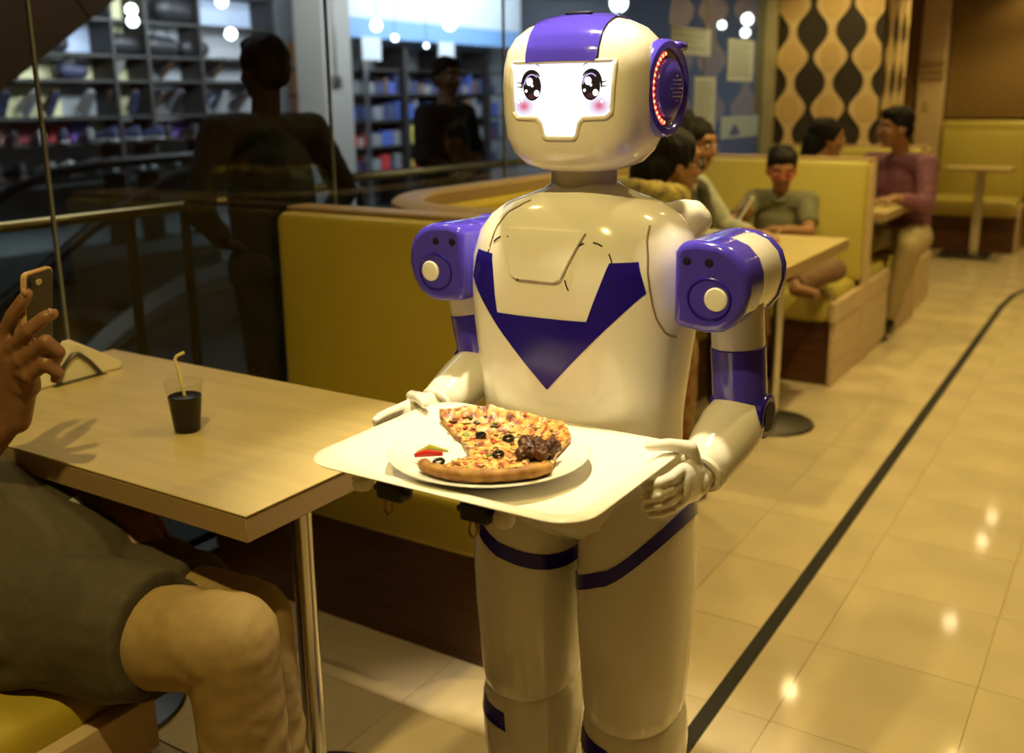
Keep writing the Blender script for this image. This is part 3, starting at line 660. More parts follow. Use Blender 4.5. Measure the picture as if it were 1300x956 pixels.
for s_ in (-1, 1):
    ex, ez = s_*.0465-.001, .010
    obj('eye', flat(ov(ex, ez, .0145, .0205), .0003), M_eye, head)
    P = [(ex+.0165*math.cos(a), ez+.0225*math.sin(a)) for a in [math.radians(d if s_ > 0 else 180-d) for d in range(-5, 141, 12)]]
    obj('upper_lash', flat(stroke(P, [.0008+.0022*math.sin(PI*i/(len(P)-1)) for i in range(len(P))]), .0004), M_eye, head)
    for a0 in (8, -6):
        a = math.radians(a0 if s_ > 0 else 180-a0); p = V((ex+.0165*math.cos(a), ez+.002+.0225*math.sin(a))); d = V((s_*1, .22 if a0 > 0 else .05)).normalized()
        obj('lash', flat(stroke([tuple(p), tuple(p+d*.009)], [.0011, .0004]), .0004), M_eye, head)
    obj('eyebrow', flat(stroke([(ex-s_*.012, ez+.030), (ex-s_*.007, ez+.0335), (ex+s_*.0, ez+.034)], [.0003, .0009, .0003]), .0003), M_eye, head)
    obj('iris_arc', flat(stroke([(ex+.0125*math.cos(a), ez+.018*math.sin(a)) for a in [math.radians(q) for q in range(50, 181, 12)]], [.0007]*11), .0008), E_lav, head)
    obj('iris_glow', flat(ov(ex, ez-.0135, .0065, .0042), .0008), E_br, head)
    for dx, dz, r in ((-.004, .0075, .0052), (.0005, .0015, .0018), (.0075, -.0095, .0042), (-.0095, -.006, .0020)):
        obj('eye_highlight', flat(ov(ex+dx, ez+dz, r, r*1.15, 14), .0010), E_w, head)
    # blush: disc with a printed radial tone
    bx, bz = s_*.060-.001, -.0185; vs_ = [(bx, bz)]; fs_ = []; N = 24
    for k in range(1, 6): vs_ += [(bx+.0165*k/5*math.cos(2*PI*j/N), bz+.0135*k/5*math.sin(2*PI*j/N)) for j in range(N)]
    for j in range(N): fs_.append((0, 1+j, 1+(j+1) % N))
    for k in range(4):
        for j in range(N): a = 1+k*N; fs_.append((a+j, a+N+j, a+N+(j+1) % N, a+(j+1) % N))
    mb = H(MB().add([V((u, -.1132, v)) for u, v in vs_], fs_)); ob = obj('blush', mb, bl, head)
    ca = ob.data.color_attributes.new('print', 'FLOAT_COLOR', 'POINT'); c0, c1 = V((.72, .13, .25)), V((.86, .84, 1.0))
    for i in range(len(vs_)):
        k = 0 if i == 0 else ((i-1)//N+1)/5; t = k*k*(3-2*k); c = c0.lerp(c1, t); ca.data[i].color = (*c, 1)
    for q in range(2): obj('blush_spark', flat(ov(bx+(-.009 if s_ < 0 else .004)+.006*q, bz+.006+.003*q, .0016, .0022, 12, .4), .0012), E_w, head)
obj('mouth', flat(stroke([(-.012, -.0395), (.0, -.0398), (.011, -.0395)], [.0002, .0003, .0002]), .0003), E_lav, head)
# forehead panel
def fcast(u, v):
    a = v/.12; d = V((0, -math.cos(a), math.sin(a))); o = V((u, 0, 0)); p, n, i, ds = H_b.ray_cast(o, d)
    return p, (n if n.dot(d) > 0 else -n)
fp = [(-.055, .0435), (.052, .0435), (.056, .050), (.057, .12), (.052, .30), (-.052, .30), (-.057, .12), (-.056, .05)]
obj('forehead_panel', H(decal(MB(), fp, fcast, .0035, .008, .010)), M_purple, head, bevel=.0025, seg=3, angle=40)
obj('panel_gap', H(decal(MB(), [(u*1.03, v if v < .06 else v*1.01) for u, v in fp], fcast, .0008, .004, .012)), M_dark, head)
obj('crown_slot', H(MB().b2((-.022, -.045, .1165), (.022, -.02, .1225))), M_dark, head, .003)
# ears
E_led = emis('ear_led', (1, .16, .07), 5); E_led2 = emis('ear_led_strip', (1, .10, .05), 1.2)
for s_ in (-1, 1):
    EM = HM @ Matrix.Translation((s_*.111, .016, .006)) @ Matrix.Rotation(math.radians(-s_*13), 4, 'Z') @ Matrix.Rotation(s_*PI/2, 4, 'Y') @ Matrix.Diagonal((1, .92, 1, 1))
    E_ = lambda mb: xf(mb, EM)
    ear = obj('ear_ring', E_(MB().lathe([(.070, -.006), (.075, .004), (.075, .014), (.071, .020), (.062, .022), (.058, .018), (.056, .010), (.054, -.006)], (0, 0, 0), 48)), M_purple, rob, label='purple ear ring')
    obj('inner_ring', E_(MB().lathe([(.0575, .0), (.0575, .014), (.050, .0155), (.046, .012), (.046, .0)], (0, 0, 0), 44)), M_joint, ear)
    N = 40; sg = -s_
    a0, a1 = PI-1.45, PI+1.45
    # local x points down (s=+1) or up; local y is the front-back axis, front = -y
    Pl = [(.0535*math.cos(a), .0535*math.sin(a), .0165) for a in [(-PI/2)-1.35+2.7*i/N for i in range(N+1)]]
    obj('led_strip', E_(MB().tube(Pl, .0028, 8)), E_led2, ear, label='red glowing light strip')
    for i in range(15):
        a = -PI/2-1.3+2.6*i/14; obj('led', E_(MB().ell((.0535*math.cos(a), .0535*math.sin(a), .0185), (.0028, .0028, .002), None, 8, 6)), E_led, ear)
    disc = obj('ear_disc', E_(MB().lathe([(.047, .0), (.047, .016), (.044, .023), (.036, .027), (.02, .0295), (0, .030)], (0, 0, 0), 44)), M_purple, rob)
    mb = MB()
    for i in range(-3, 4):
        for k in range(-3, 4):
            if i*i+k*k < 10: mb.ell((i*.0062, k*.0062+.006, .0285-.0000*(i*i)), (.0016, .0016, .0018), None, 6, 4)
    obj('speaker_dots', E_(mb), M_joint, disc)
    obj('ear_fin', H(MB().b2((s_*.112, .035, .064), (s_*.142, .075, .078))), M_purple, rob, .005, 3)
# arms
pf = [(.82*u, .94*v) for u, v in [(-.066, -.062), (-.005, -.069), (.022, -.065), (.044, -.053), (.060, -.032), (.068, -.005), (.067, .018), (.058, .040), (.038, .058), (.012, .067), (-.030, .069), (-.058, .064), (-.067, .05)]]
def fist(s_, root_pt, wr, tipdir, zt):
    pass
for s_ in (-1, 1):
    sx = CX+s_*(.2445 if s_ > 0 else .224); sz = 1.083
    F = lambda u, v, d: V((sx+s_*u, d, sz+v))
    hb_ = obj('shoulder_housing', MB().prism(pf, F, CY-.095, CY-.022), M_purple, rob, .011, 4, label='purple shoulder housing')
    inn = [(u, v) for u, v in pf if u < .03]
    obj('shoulder_block', MB().prism([(.82*u, .94*v) for u, v in [(-.066, -.062), (.0, -.066), (.0, .066), (-.030, .069), (-.058, .064), (-.067, .05)]], F, CY-.03, CY+.062), M_purple, hb_, .006, 3)
    obj('shoulder_roll', MB().prism([(u*.955, v*.955) for u, v in pf], F, CY-.03, CY+.060), M_shell, rob, .004, 3)
    obj('shoulder_back', MB().prism(pf, F, CY+.056, CY+.076), M_purple, hb_, .006, 3)
    mb = MB(); mb.loft([[F(.010+r*math.cos(2*PI*j/28), -.014+r*math.sin(2*PI*j/28), d) for j in range(28)] for r, d in ((.017, CY-.090), (.017, CY-.0965), (.015, CY-.0985), (.006, CY-.0992))])
    obj('joint_cap', mb, M_shell, hb_, label='cream round joint cap')
    obj('joint_groove', MB().tube([F(.0+.031*math.cos(2*PI*j/32), -.015+.029*math.sin(2*PI*j/32), CY-.0955) for j in range(32)], .0018, 6, True), M_navy, hb_)
    for u in (-.034, -.002):
        obj('screw_hole', MB().loft([[F(u+r*math.cos(2*PI*j/14), .036+r*math.sin(2*PI*j/14), d) for j in range(14)] for r, d in ((.0062, CY-.090), (.0062, CY-.0958), (.005, CY-.0962))]), M_dark, hb_)
    # upper arm
    E0 = V((-.475, 1.385, .880)) if s_ > 0 else V((-.938, 1.385, .892))
    S0 = V((sx+s_*.006, CY, sz-.03)); d_ = (E0-S0); mid = S0+d_*(.40 if s_ > 0 else .42)
    ua = obj('upper_arm', MB().seg(S0, mid+d_*.05, .039, .039, flat=3, n=32), M_shell, rob)
    obj('arm_sleeve', MB().seg(mid, E0+d_.normalized()*-.004, .0405, .0405, flat=3, n=32), M_purple, ua, .002)
    el = MB().seg(E0+V((s_*-.040, 0, 0)), E0+V((s_*.044, 0, 0)), .034, .034, flat=3, n=28); ej = obj('elbow_joint', el, M_navy, rob, .004, 3)
    obj('elbow_hub', MB().seg(E0+V((s_*.042, 0, 0)), E0+V((s_*.0455, 0, 0)), .022, .022, flat=3, n=24), M_dark, ej)
    W = V((-.486, 1.262, .823)) if s_ > 0 else V((-.948, 1.262, .848))
    A = E0+V((0, -.002, -.002)); t = (W-A)
    R = []; tn = t.normalized(); sd = V((1, 0, 0)); sd = (sd-tn*sd.dot(tn)).normalized(); up = tn.cross(sd)
    for q, ra in ((-.24, .012), (-.21, .026), (-.12, .037), (.05, .0435), (.3, .0455), (.6, .0415), (.85, .036), (.97, .0335), (1.0, .028)):
        R.append([A+t*q+(sd*math.cos(2*PI*j/36)*1.04+up*math.sin(2*PI*j/36))*ra for j in range(36)])
    fa = obj('forearm', MB().loft(R), M_shell, rob, angle=50)
    obj('wrist_ring', MB().tube([A+t*1.0+(sd*math.cos(2*PI*j/32)+up*math.sin(2*PI*j/32))*.029 for j in range(32)], .006, 8, True), M_shell, fa)
    # hand gripping the tray: palm upright, thumb over the rim, four fingers under it
    hx = -.489 if s_ > 0 else -.967; cu = 1 if s_ > 0 else .25
    mb = MB(); K = V((hx, 1.185, .826 if s_ > 0 else .839)); i_ = -s_
    mb.seg(W+tn*.002, W+tn*.02, .021, .022).seg(W+tn*.012, K+V((0, .012, 0)), .017, .0165, (0, 0, 1), 1.9)
    for k, (dz, ln) in enumerate(((.0225, .070), (.0075, .078), (-.0075, .072), (-.0225, .056))):
        b = K+V((0, .006, dz)); c1 = b+V((i_*.000-.0*s_, -ln*.45, .0)); c2 = c1+V((i_*.006*cu, -ln*.32, 0)); c3 = c2+V((i_*.012*cu, -ln*.22, -.001))
        mb.seg(b, c1, .0084, .008).seg(c1, c2, .0082, .0074).seg(c2, c3, .0074, .0064).ell(c1, (.009, .009, .0086), None, 10, 8).ell(c2, (.0082,)*3, None, 10, 8)
    b = W+tn*.018+V((0, 0, .018)); c1 = V((hx-.002*i_, 1.222, .872)); c2 = V((hx+i_*(.022 if s_ > 0 else .030), 1.200, .8795)); c3 = V((hx+i_*(.043 if s_ > 0 else .052), 1.185, .8775))
    mb.seg(b, c1, .0125, .0105).seg(c1, c2, .0105, .0088).seg(c2, c3, .0088, .0074)
    obj('hand', bake(mb, .0022, 5, O=V((CX, CY, 0))), M_shell, rob, label='cream five-fingered hand')
# ================================================================ TRAY, PLATE, PIZZA
M_tray = mat('white_melamine', (.82, .78, .68), .22); M_china = mat('white_china', (.82, .79, .72), .10, coat=.3)
TXc, TYc, TZ = -.717, 1.088, .846
tray = thing('serving_tray', 'white rectangular serving tray with raised rim in the robot hands', 'tray', (TXc, TYc, TZ))
def tr(hx, hy, r, z): return [V((TXc+x, TYc+y, z)) for x, y in rrect(-hx, -hy, hx, hy, r, 7)]
obj('tray_body', MB().loft([tr(.170, .118, .03, TZ), tr(.178, .126, .034, TZ), tr(.200, .146, .042, TZ+.014), tr(.2165, .1625, .05, TZ+.016), tr(.2185, .1645, .052, TZ+.018), tr(.2165, .1625, .05, TZ+.020), tr(.199, .145, .042, TZ+.0185), tr(.178, .126, .034, TZ+.0045), tr(.172, .12, .03, TZ+.0035)]), M_tray, tray, angle=50)
M_clip = mat('black_clip', (.015, .015, .017), .35)
for x, y in ((-.805, .968), (-.668, .968)):
    c = obj('clip', MB().b2((x-.022, y-.012, TZ-.026), (x+.022, y+.016, TZ-.0005)).b2((x-.03, y-.008, TZ-.018), (x+.03, y+.004, TZ-.008)), M_clip, tray, .004, 2)
    obj('clip_wire', MB().tube([(x-.006, y-.008, TZ-.024), (x-.008, y-.01, TZ-.04), (x, y-.012, TZ-.046), (x+.006, y-.01, TZ-.038), (x+.004, y-.008, TZ-.024)], .0018, 6), mat('copper_wire', (.35, .2, .1), .4, .8), c)
for x, y in ((-.865, .975), (-.632, .972)):
    obj('knob', MB().lathe([(0, TZ-.026), (.012, TZ-.026), (.015, TZ-.020), (.015, TZ-.010), (.009, TZ-.006), (.009, TZ)], (x, y, 0), 10), M_tray, tray)
obj('support_frame', MB().b2((-.875, 1.0, TZ-.014), (-.57, 1.018, TZ-.0005)).b2((-.875, 1.17, TZ-.014), (-.57, 1.188, TZ-.0005)).b2((-.735, 1.0, TZ-.014), (-.705, 1.20, TZ-.001)), M_joint, tray, .003)
PX, PY = -.720, 1.073; PZ = TZ+.0045
plate = thing('dinner_plate', 'round white dinner plate on the tray under the pizza', 'plate', (PX, PY, PZ))
obj('plate_body', MB().lathe([(.0, PZ+.004), (.078, PZ+.004), (.080, PZ), (.086, PZ), (.090, PZ+.005), (.115, PZ+.014), (.1385, PZ+.0225), (.1395, PZ+.024), (.138, PZ+.0255), (.114, PZ+.0185), (.094, PZ+.0100), (.084, PZ+.0085), (.0, PZ+.0085)], (PX, PY, 0), 72), M_china, plate, angle=60)
cm = bpy.data.materials.new('pizza_top'); cm.use_nodes = True; nt = cm.node_tree; b = nt.nodes['Principled BSDF']; b.inputs['Roughness'].default_value = .38; b.inputs['Subsurface Weight'].default_value = 0
tcn = nt.nodes.new('ShaderNodeTexCoord')
n1 = nt.nodes.new('ShaderNodeTexNoise'); n1.inputs['Scale'].default_value = 75; n1.inputs['Detail'].default_value = 5; n2 = nt.nodes.new('ShaderNodeTexVoronoi'); n2.inputs['Scale'].default_value = 95
r1 = nt.nodes.new('ShaderNodeValToRGB'); e = r1.color_ramp.elements
e[0].position = .34; e[0].color = (.10, .022, .006, 1); e[1].position = .50; e[1].color = (.52, .28, .065, 1)
q = r1.color_ramp.elements.new(.43); q.color = (.36, .10, .025, 1); q = r1.color_ramp.elements.new(.64); q.color = (.62, .42, .13, 1)
r2 = nt.nodes.new('ShaderNodeValToRGB'); e = r2.color_ramp.elements; e[0].position = .0; e[0].color = (1, 1, 1, 1); e[1].position = .3; e[1].color = (0, 0, 0, 1)
mx = nt.nodes.new('ShaderNodeMixRGB'); mx.inputs[2].default_value = (.42, .16, .07, 1)
mu = nt.nodes.new('ShaderNodeMath'); mu.operation = 'MULTIPLY'; mu.inputs[1].default_value = .5
bp = nt.nodes.new('ShaderNodeBump'); bp.inputs['Strength'].default_value = .7; bp.inputs['Distance'].default_value = .004
for n_ in (n1, n2): nt.links.new(tcn.outputs['Object'], n_.inputs['Vector'])
nt.links.new(n1.outputs['Fac'], r1.inputs[0]); nt.links.new(n2.outputs['Distance'], r2.inputs[0]); nt.links.new(r2.outputs[0], mu.inputs[0]); nt.links.new(mu.outputs[0], mx.inputs[0])
nt.links.new(r1.outputs[0], mx.inputs[1]); nt.links.new(mx.outputs[0], b.inputs['Base Color']); nt.links.new(n1.outputs['Fac'], bp.inputs['Height']); nt.links.new(bp.outputs[0], b.inputs['Normal'])
M_crust = mat('pizza_crust', (.52, .28, .07), .6, col2=(.20, .070, .016), scale=44, bump=.25, bscale=90)
M_top = {k: mat('topping_'+k, c, .4) for k, c in (('chicken', (.40, .17, .06)), ('pepper', (.16, .24, .03)), ('tomato', (.42, .06, .02)), ('onion', (.50, .33, .11)), ('cheese', (.60, .40, .12)), ('herb', (.05, .06, .015)), ('browned', (.16, .05, .012)))}
M_olive = mat('black_olive', (.012, .010, .009), .2)
ZP = PZ+.0105
def hgt(x, y, crust):
    d = min((V((x, y))-V(c)).length for c in crust) if crust else 1
    rim = max(0, math.hypot(x-PX, y-PY)-.088)*.42
    return ZP+.0085+rim+.0035*noise.noise(V((x*60, y*60, 3)))+.002*noise.noise(V((x*170, y*170, 7)))+.007*math.exp(-(d/.011)**2), ZP+rim
def clampP(p):
    d = V((p[0]-PX, p[1]-PY)); L = d.length
    return tuple(V((PX, PY))+d*min(1, .135/L)) if L else p
def slice_(label, poly, crust, seed, olives, nb):
    rnd = random.Random(seed); poly = [clampP(p) for p in poly]; crust = [clampP(p) for p in crust]; cd_ = dens(crust, .005, False)+[crust[-1]]
    c0 = V((sum(p[0] for p in poly)/len(poly), sum(p[1] for p in poly)/len(poly), ZP))
    t = thing('pizza_slice', label, 'pizza slice', c0)
    P, F = fill2d(dens(poly, .008), .0065); top = []; bot = []
    for x, y in P: h, l = hgt(x, y, cd_); top.append(V((x, y, h))); bot.append(V((x, y, l)))
    n = len(P); E = {(f[i], f[(i+1) % 3]) for f in F for i in range(3)}
    fs = list(F)+[tuple(n+i for i in f[::-1]) for f in F]+[(b_, a_, n+a_, n+b_) for a_, b_ in E if (b_, a_) not in E]
    obj('slice_top', MB().add(top+bot, fs), cm, t, angle=80)
    cr = MB(); pts = [V((x, y, hgt(x, y, cd_)[1]+.0075)) for x, y in cd_]
    cr.tube(pts, [(.0085 if seed == 3 else .006)+.0025*noise.noise(V((p.x*70, p.y*70, seed)))-(.004 if i in (0, len(pts)-1) else 0) for i, p in enumerate(pts)], 10)
    obj('crust', cr, M_crust, t, angle=80)
    bits = {k: MB() for k in M_top}; cnt = 0
    xs = [p[0] for p in poly]; ys_ = [p[1] for p in poly]
    while cnt < nb:
        x, y = rnd.uniform(min(xs), max(xs)), rnd.uniform(min(ys_), max(ys_))
        if not in_poly((x, y), poly) or min((V((x, y))-V(c)).length for c in cd_) < .011: continue
        k = rnd.choice(('chicken', 'chicken', 'cheese', 'cheese', 'onion', 'tomato', 'pepper', 'herb', 'browned', 'browned')); r = rnd.uniform(.0018, .0044); h = hgt(x, y, cd_)[0]
        R = Matrix.Rotation(rnd.uniform(0, 6), 3, 'Z') @ Matrix.Rotation(rnd.uniform(-.4, .4), 3, 'X')
        bits[k].ell((x, y, h+r*.15), (r*1.5, r, r*.55), R, 7, 5); cnt += 1
    for k, m in bits.items():
        if m.v: o = obj(k+'_bits', m, M_top[k], t); o['kind'] = 'stuff'
    for x, y in olives:
        h = hgt(x, y, cd_)[0]; Rm = Matrix.Rotation(.25, 3, 'X')
        obj('olive_ring', MB().tube([V((x, y, h+.003))+Rm @ V(((.0064)*math.cos(a), .0064*math.sin(a), 0)) for a in [2*PI*j/18 for j in range(18)]], .0026, 8, True), M_olive, t)
    return t
slice_('front pizza slice on the plate with its crust along the near edge', [(-.762, .985), (-.745, .960), (-.70, .952), (-.65, .966), (-.612, 1.0), (-.600, 1.035), (-.622, 1.078), (-.728, 1.043)],
       [(-.762, .980), (-.742, .962), (-.70, .954), (-.65, .968), (-.612, 1.002), (-.602, 1.036)], 3, [(-.752, 1.0)], 110)
slice_('back pizza slice on the plate with several black olive rings', [(-.730, 1.047), (-.79, 1.105), (-.862, 1.135), (-.83, 1.165), (-.79, 1.185), (-.735, 1.195), (-.665, 1.188), (-.640, 1.16), (-.640, 1.12), (-.624, 1.081)],
       [(-.862, 1.137), (-.83, 1.165), (-.79, 1.185), (-.735, 1.195), (-.665, 1.185)], 5, [(-.765, 1.118), (-.722, 1.125), (-.70, 1.065)], 150)
t = thing('chicken_piece', 'dark browned piece of chicken on the right of the pizza', 'food', (-.650, 1.082, ZP+.014))
mb = MB(); rnd = random.Random(4)
for k in range(16): mb.ell((-.650+rnd.uniform(-.02, .02), 1.088+rnd.uniform(-.022, .022), ZP+.017+rnd.uniform(-.004, .012)), (rnd.uniform(.007, .012),)*3, None, 10, 7)
obj('meat', bake(mb, .002, 9, O=V((-.650, 1.082, ZP+.014)), fn=lambda c, n: c+n*(.0030*noise.noise(c*190)+.0016*noise.noise(c*480))), mat('browned_chicken', (.10, .030, .008), .35, col2=(.035, .010, .003), scale=70, bump=.4, bscale=160), t)
t = thing('pepper_strip', 'red and green pepper strip at the left edge of the pizza', 'food', (-.775, 1.015, ZP+.014))
obj('red_strip', MB().tube([(-.792, 1.000, ZP+.013), (-.778, 1.006, ZP+.017), (-.758, 1.018, ZP+.016)], [.003, .0052, .003], 8), mat('red_pepper', (.42, .02, .015), .25), t)
obj('green_strip', MB().tube([(-.798, 1.012, ZP+.012), (-.782, 1.022, ZP+.02), (-.758, 1.030, ZP+.016)], [.002, .0045, .002], 8), mat('green_pepper', (.36, .36, .06), .3), t)

# ================================================================ ON THE FOREGROUND TABLE
t = thing('cola_cup', 'clear plastic cup of dark cola on the foreground table', 'cup', (-1.447, 1.157, .75))
M_pl = glass_mat('clear_plastic', (.94, .94, .93), .25); cx_, cy_ = -1.447, 1.157
def cup(z): return .0245+.0095*(z/.092)
obj('cup_wall', MB().lathe([(0, .7505), (cup(0), .7505)]+[(cup(z), .75+z) for z in (.006, .012, .05, .085, .091)]+[(.036, .842), (.036, .844), (.0338, .844), (.033, .841)]+[(cup(z)-.0012, .75+z) for z in (.085, .05, .012, .003)]+[(0, .753)], (cx_, cy_, 0), 36), M_pl, t)
obj('cola', MB().lathe([(0, .7535), (cup(.004)-.0016, .7535), (cup(.03)-.0016, .78), (cup(.068)-.0016, .817), (cup(.069)-.003, .8185), (0, .8175)], (cx_, cy_, 0), 36), mat('cola_liquid', (.008, .004, .003), .08), t)
obj('straw', MB().tube([(cx_+.008, cy_+.004, .758), (cx_-.006, cy_-.004, .868), (cx_-.010, cy_-.006, .886), (cx_-.008, cy_-.003, .892), (cx_+.002, cy_+.006, .898)], .0032, 10), mat('cream_straw', (.72, .62, .30), .35), t)
for dx, dy in ((.006, -.012), (-.012, -.006), (.018, .01)): obj('ice', MB().box((cx_+dx, cy_+dy, .8175), (.012, .012, .006), Matrix.Rotation(dx*90, 3, 'Z')), M_pl, t, .002)
t = thing('napkin_holder', 'napkin holder with an arch shaped wire and a triangle of folded white napkins', 'napkin holder', (-1.945, 1.27, .75))
M_nap = mat('paper_napkin', (.74, .66, .48), .8, bump=.1, bscale=60)
for k in range(4):
    x = -1.962+.008*k; f = .0012; s = 1-.02*k
    obj('napkin', MB().prism([(1.27-.115*s, .752), (1.27+.112*s, .752), (1.27+.125*s, .763), (1.27+.012, (.834-.002*k)), (1.27-.004, .834-.002*k)], lambda u, v, d: V((x+d+(v-.75)*-.10, u, v)), -.0028, .0028), M_nap, t, .001)
mb = MB()
for x in (-1.928, -1.972): mb.tube([(x, 1.215, .752), (x-.006, 1.235, .785), (x-.007, 1.262, .808), (x-.007, 1.276, .808), (x-.006, 1.30, .785), (x, 1.322, .752)], .005, 8)
mb.b2((-1.978, 1.205, .7502), (-1.922, 1.332, .7518)); obj('holder_wire', mb, M_steel, t)
# ================================================================ PEOPLE
SKIN = mat('brown_skin', (.34, .17, .085), .5, var=.06, scale=20); SKIN2 = mat('dark_brown_skin', (.24, .115, .055), .45, var=.10, scale=40, bump=.06, bscale=120)
M_hair = mat('black_hair', (.008, .006, .005), .62, spec=.2, bump=.5, bscale=140, stretch=(1, 1, .15)); M_white = mat('eye_white', (.7, .66, .6), .3); M_iris = mat('iris_dark', (.02, .012, .008), .2); M_lip = mat('lip', (.30, .10, .08), .45); M_nail = mat('nail', (.45, .25, .17), .35)
def frame(f, up=(0, 0, 1)):
    f = V(f).normalized(); r = f.cross(V(up)).normalized(); u = r.cross(f); return r, f, u
def head_parts(mb, c, f, s, jaw=1.):
    r, f, u = frame(f); R = Matrix((r, f, u)).transposed(); c = V(c)
    q = lambda x, y, z: c+(r*x+f*y+u*z)*s
    E = lambda x, y, z, a, b, d: mb.ell(q(x, y, z), (a*s, b*s, d*s), R, 20, 14)
    E(0, -.012, .028, .073, .090, .082); E(0, .012, -.018, .063, .072, .075); E(0, .030, -.062, .046*jaw, .050, .042); E(0, .058, -.088, .020*jaw, .018, .018)
    E(0, .062, .038, .050, .022, .022)
    for sg in (-1, 1): E(sg*.034, .055, -.022, .024, .026, .024); E(sg*.074, -.006, -.008, .010, .022, .032)
    mb.seg(q(0, .084, .020), q(0, .097, -.020), .008*s, .0125*s, n=10)
    for sg in (-1, 1): E(sg*.011, .088, -.024, .009, .010, .008)
    return q, R
def face(t, q, R, s, brow=True, lips=None):
    for sg in (-1, 1):
        e = obj('eye', MB().ell(q(sg*.031, .079, .008), (.014*s, .008*s, .0075*s), R, 12, 8), M_white, t)
        obj('iris', MB().ell(q(sg*.031, .0855, .008), (.0058*s, .003*s, .0062*s), R, 10, 6), M_iris, e)
        if brow: obj('eyebrow', MB().tube([q(sg*.014, .086, .026), q(sg*.032, .086, .031), q(sg*.05, .074, .025)], .0038*s, 6), M_hair, t)
    obj('mouth', MB().ell(q(0, .085, -.056), (.021*s, .008*s, .0058*s), R, 12, 6), lips or M_lip, t)
def hand(mb, wr, d, n, th, s, curl=.5, thumb=True):
    """d finger direction, n back-of-hand normal, th thumb side"""
    d = V(d).normalized(); n = V(n); n = (n-d*n.dot(d)).normalized(); sd = d.cross(n); sd = sd if sd.dot(V(th)) > 0 else -sd; wr = V(wr)
    kn = wr+d*.088*s; mb.seg(wr, kn, .021*s, .017*s, sd, 1.75)
    for k, L in enumerate((.070, .078, .073, .058)):
        b = kn+sd*(.030-.020*k)*s-d*(.004 if k in (1, 2) else .010)*s; p = b; a = curl*.45; dd = d
        for j, (fr, r0_, r1_) in enumerate(((.45, .0092, .0086), (.32, .0086, .0078), (.23, .0078, .0066))):
            dd = (d*math.cos(a)-n*math.sin(a)); e = p+dd*L*fr*s; mb.seg(p, e, r0_*s, r1_*s, n=10); p = e; a += curl*.65
    if thumb:
        b = wr+d*.025*s+sd*.022*s; e = b+(d*.55+sd*.75-n*.3).normalized()*.042*s; g = e+(d*.85+sd*.25-n*.4).normalized()*.034*s
        mb.seg(b, e, .013*s, .0108*s, n=10).seg(e, g, .0105*s, .008*s, n=10)
def wrinkle(amp, sc, seed=0, st=(1, 1, 1)):
    def fn(c, n):
        v = V((c.x*st[0], c.y*st[1], c.z*st[2]))*sc+V((seed, 0, 0)); return c+n*amp*(noise.noise(v)+.5*noise.noise(v*2.3))
    return fn
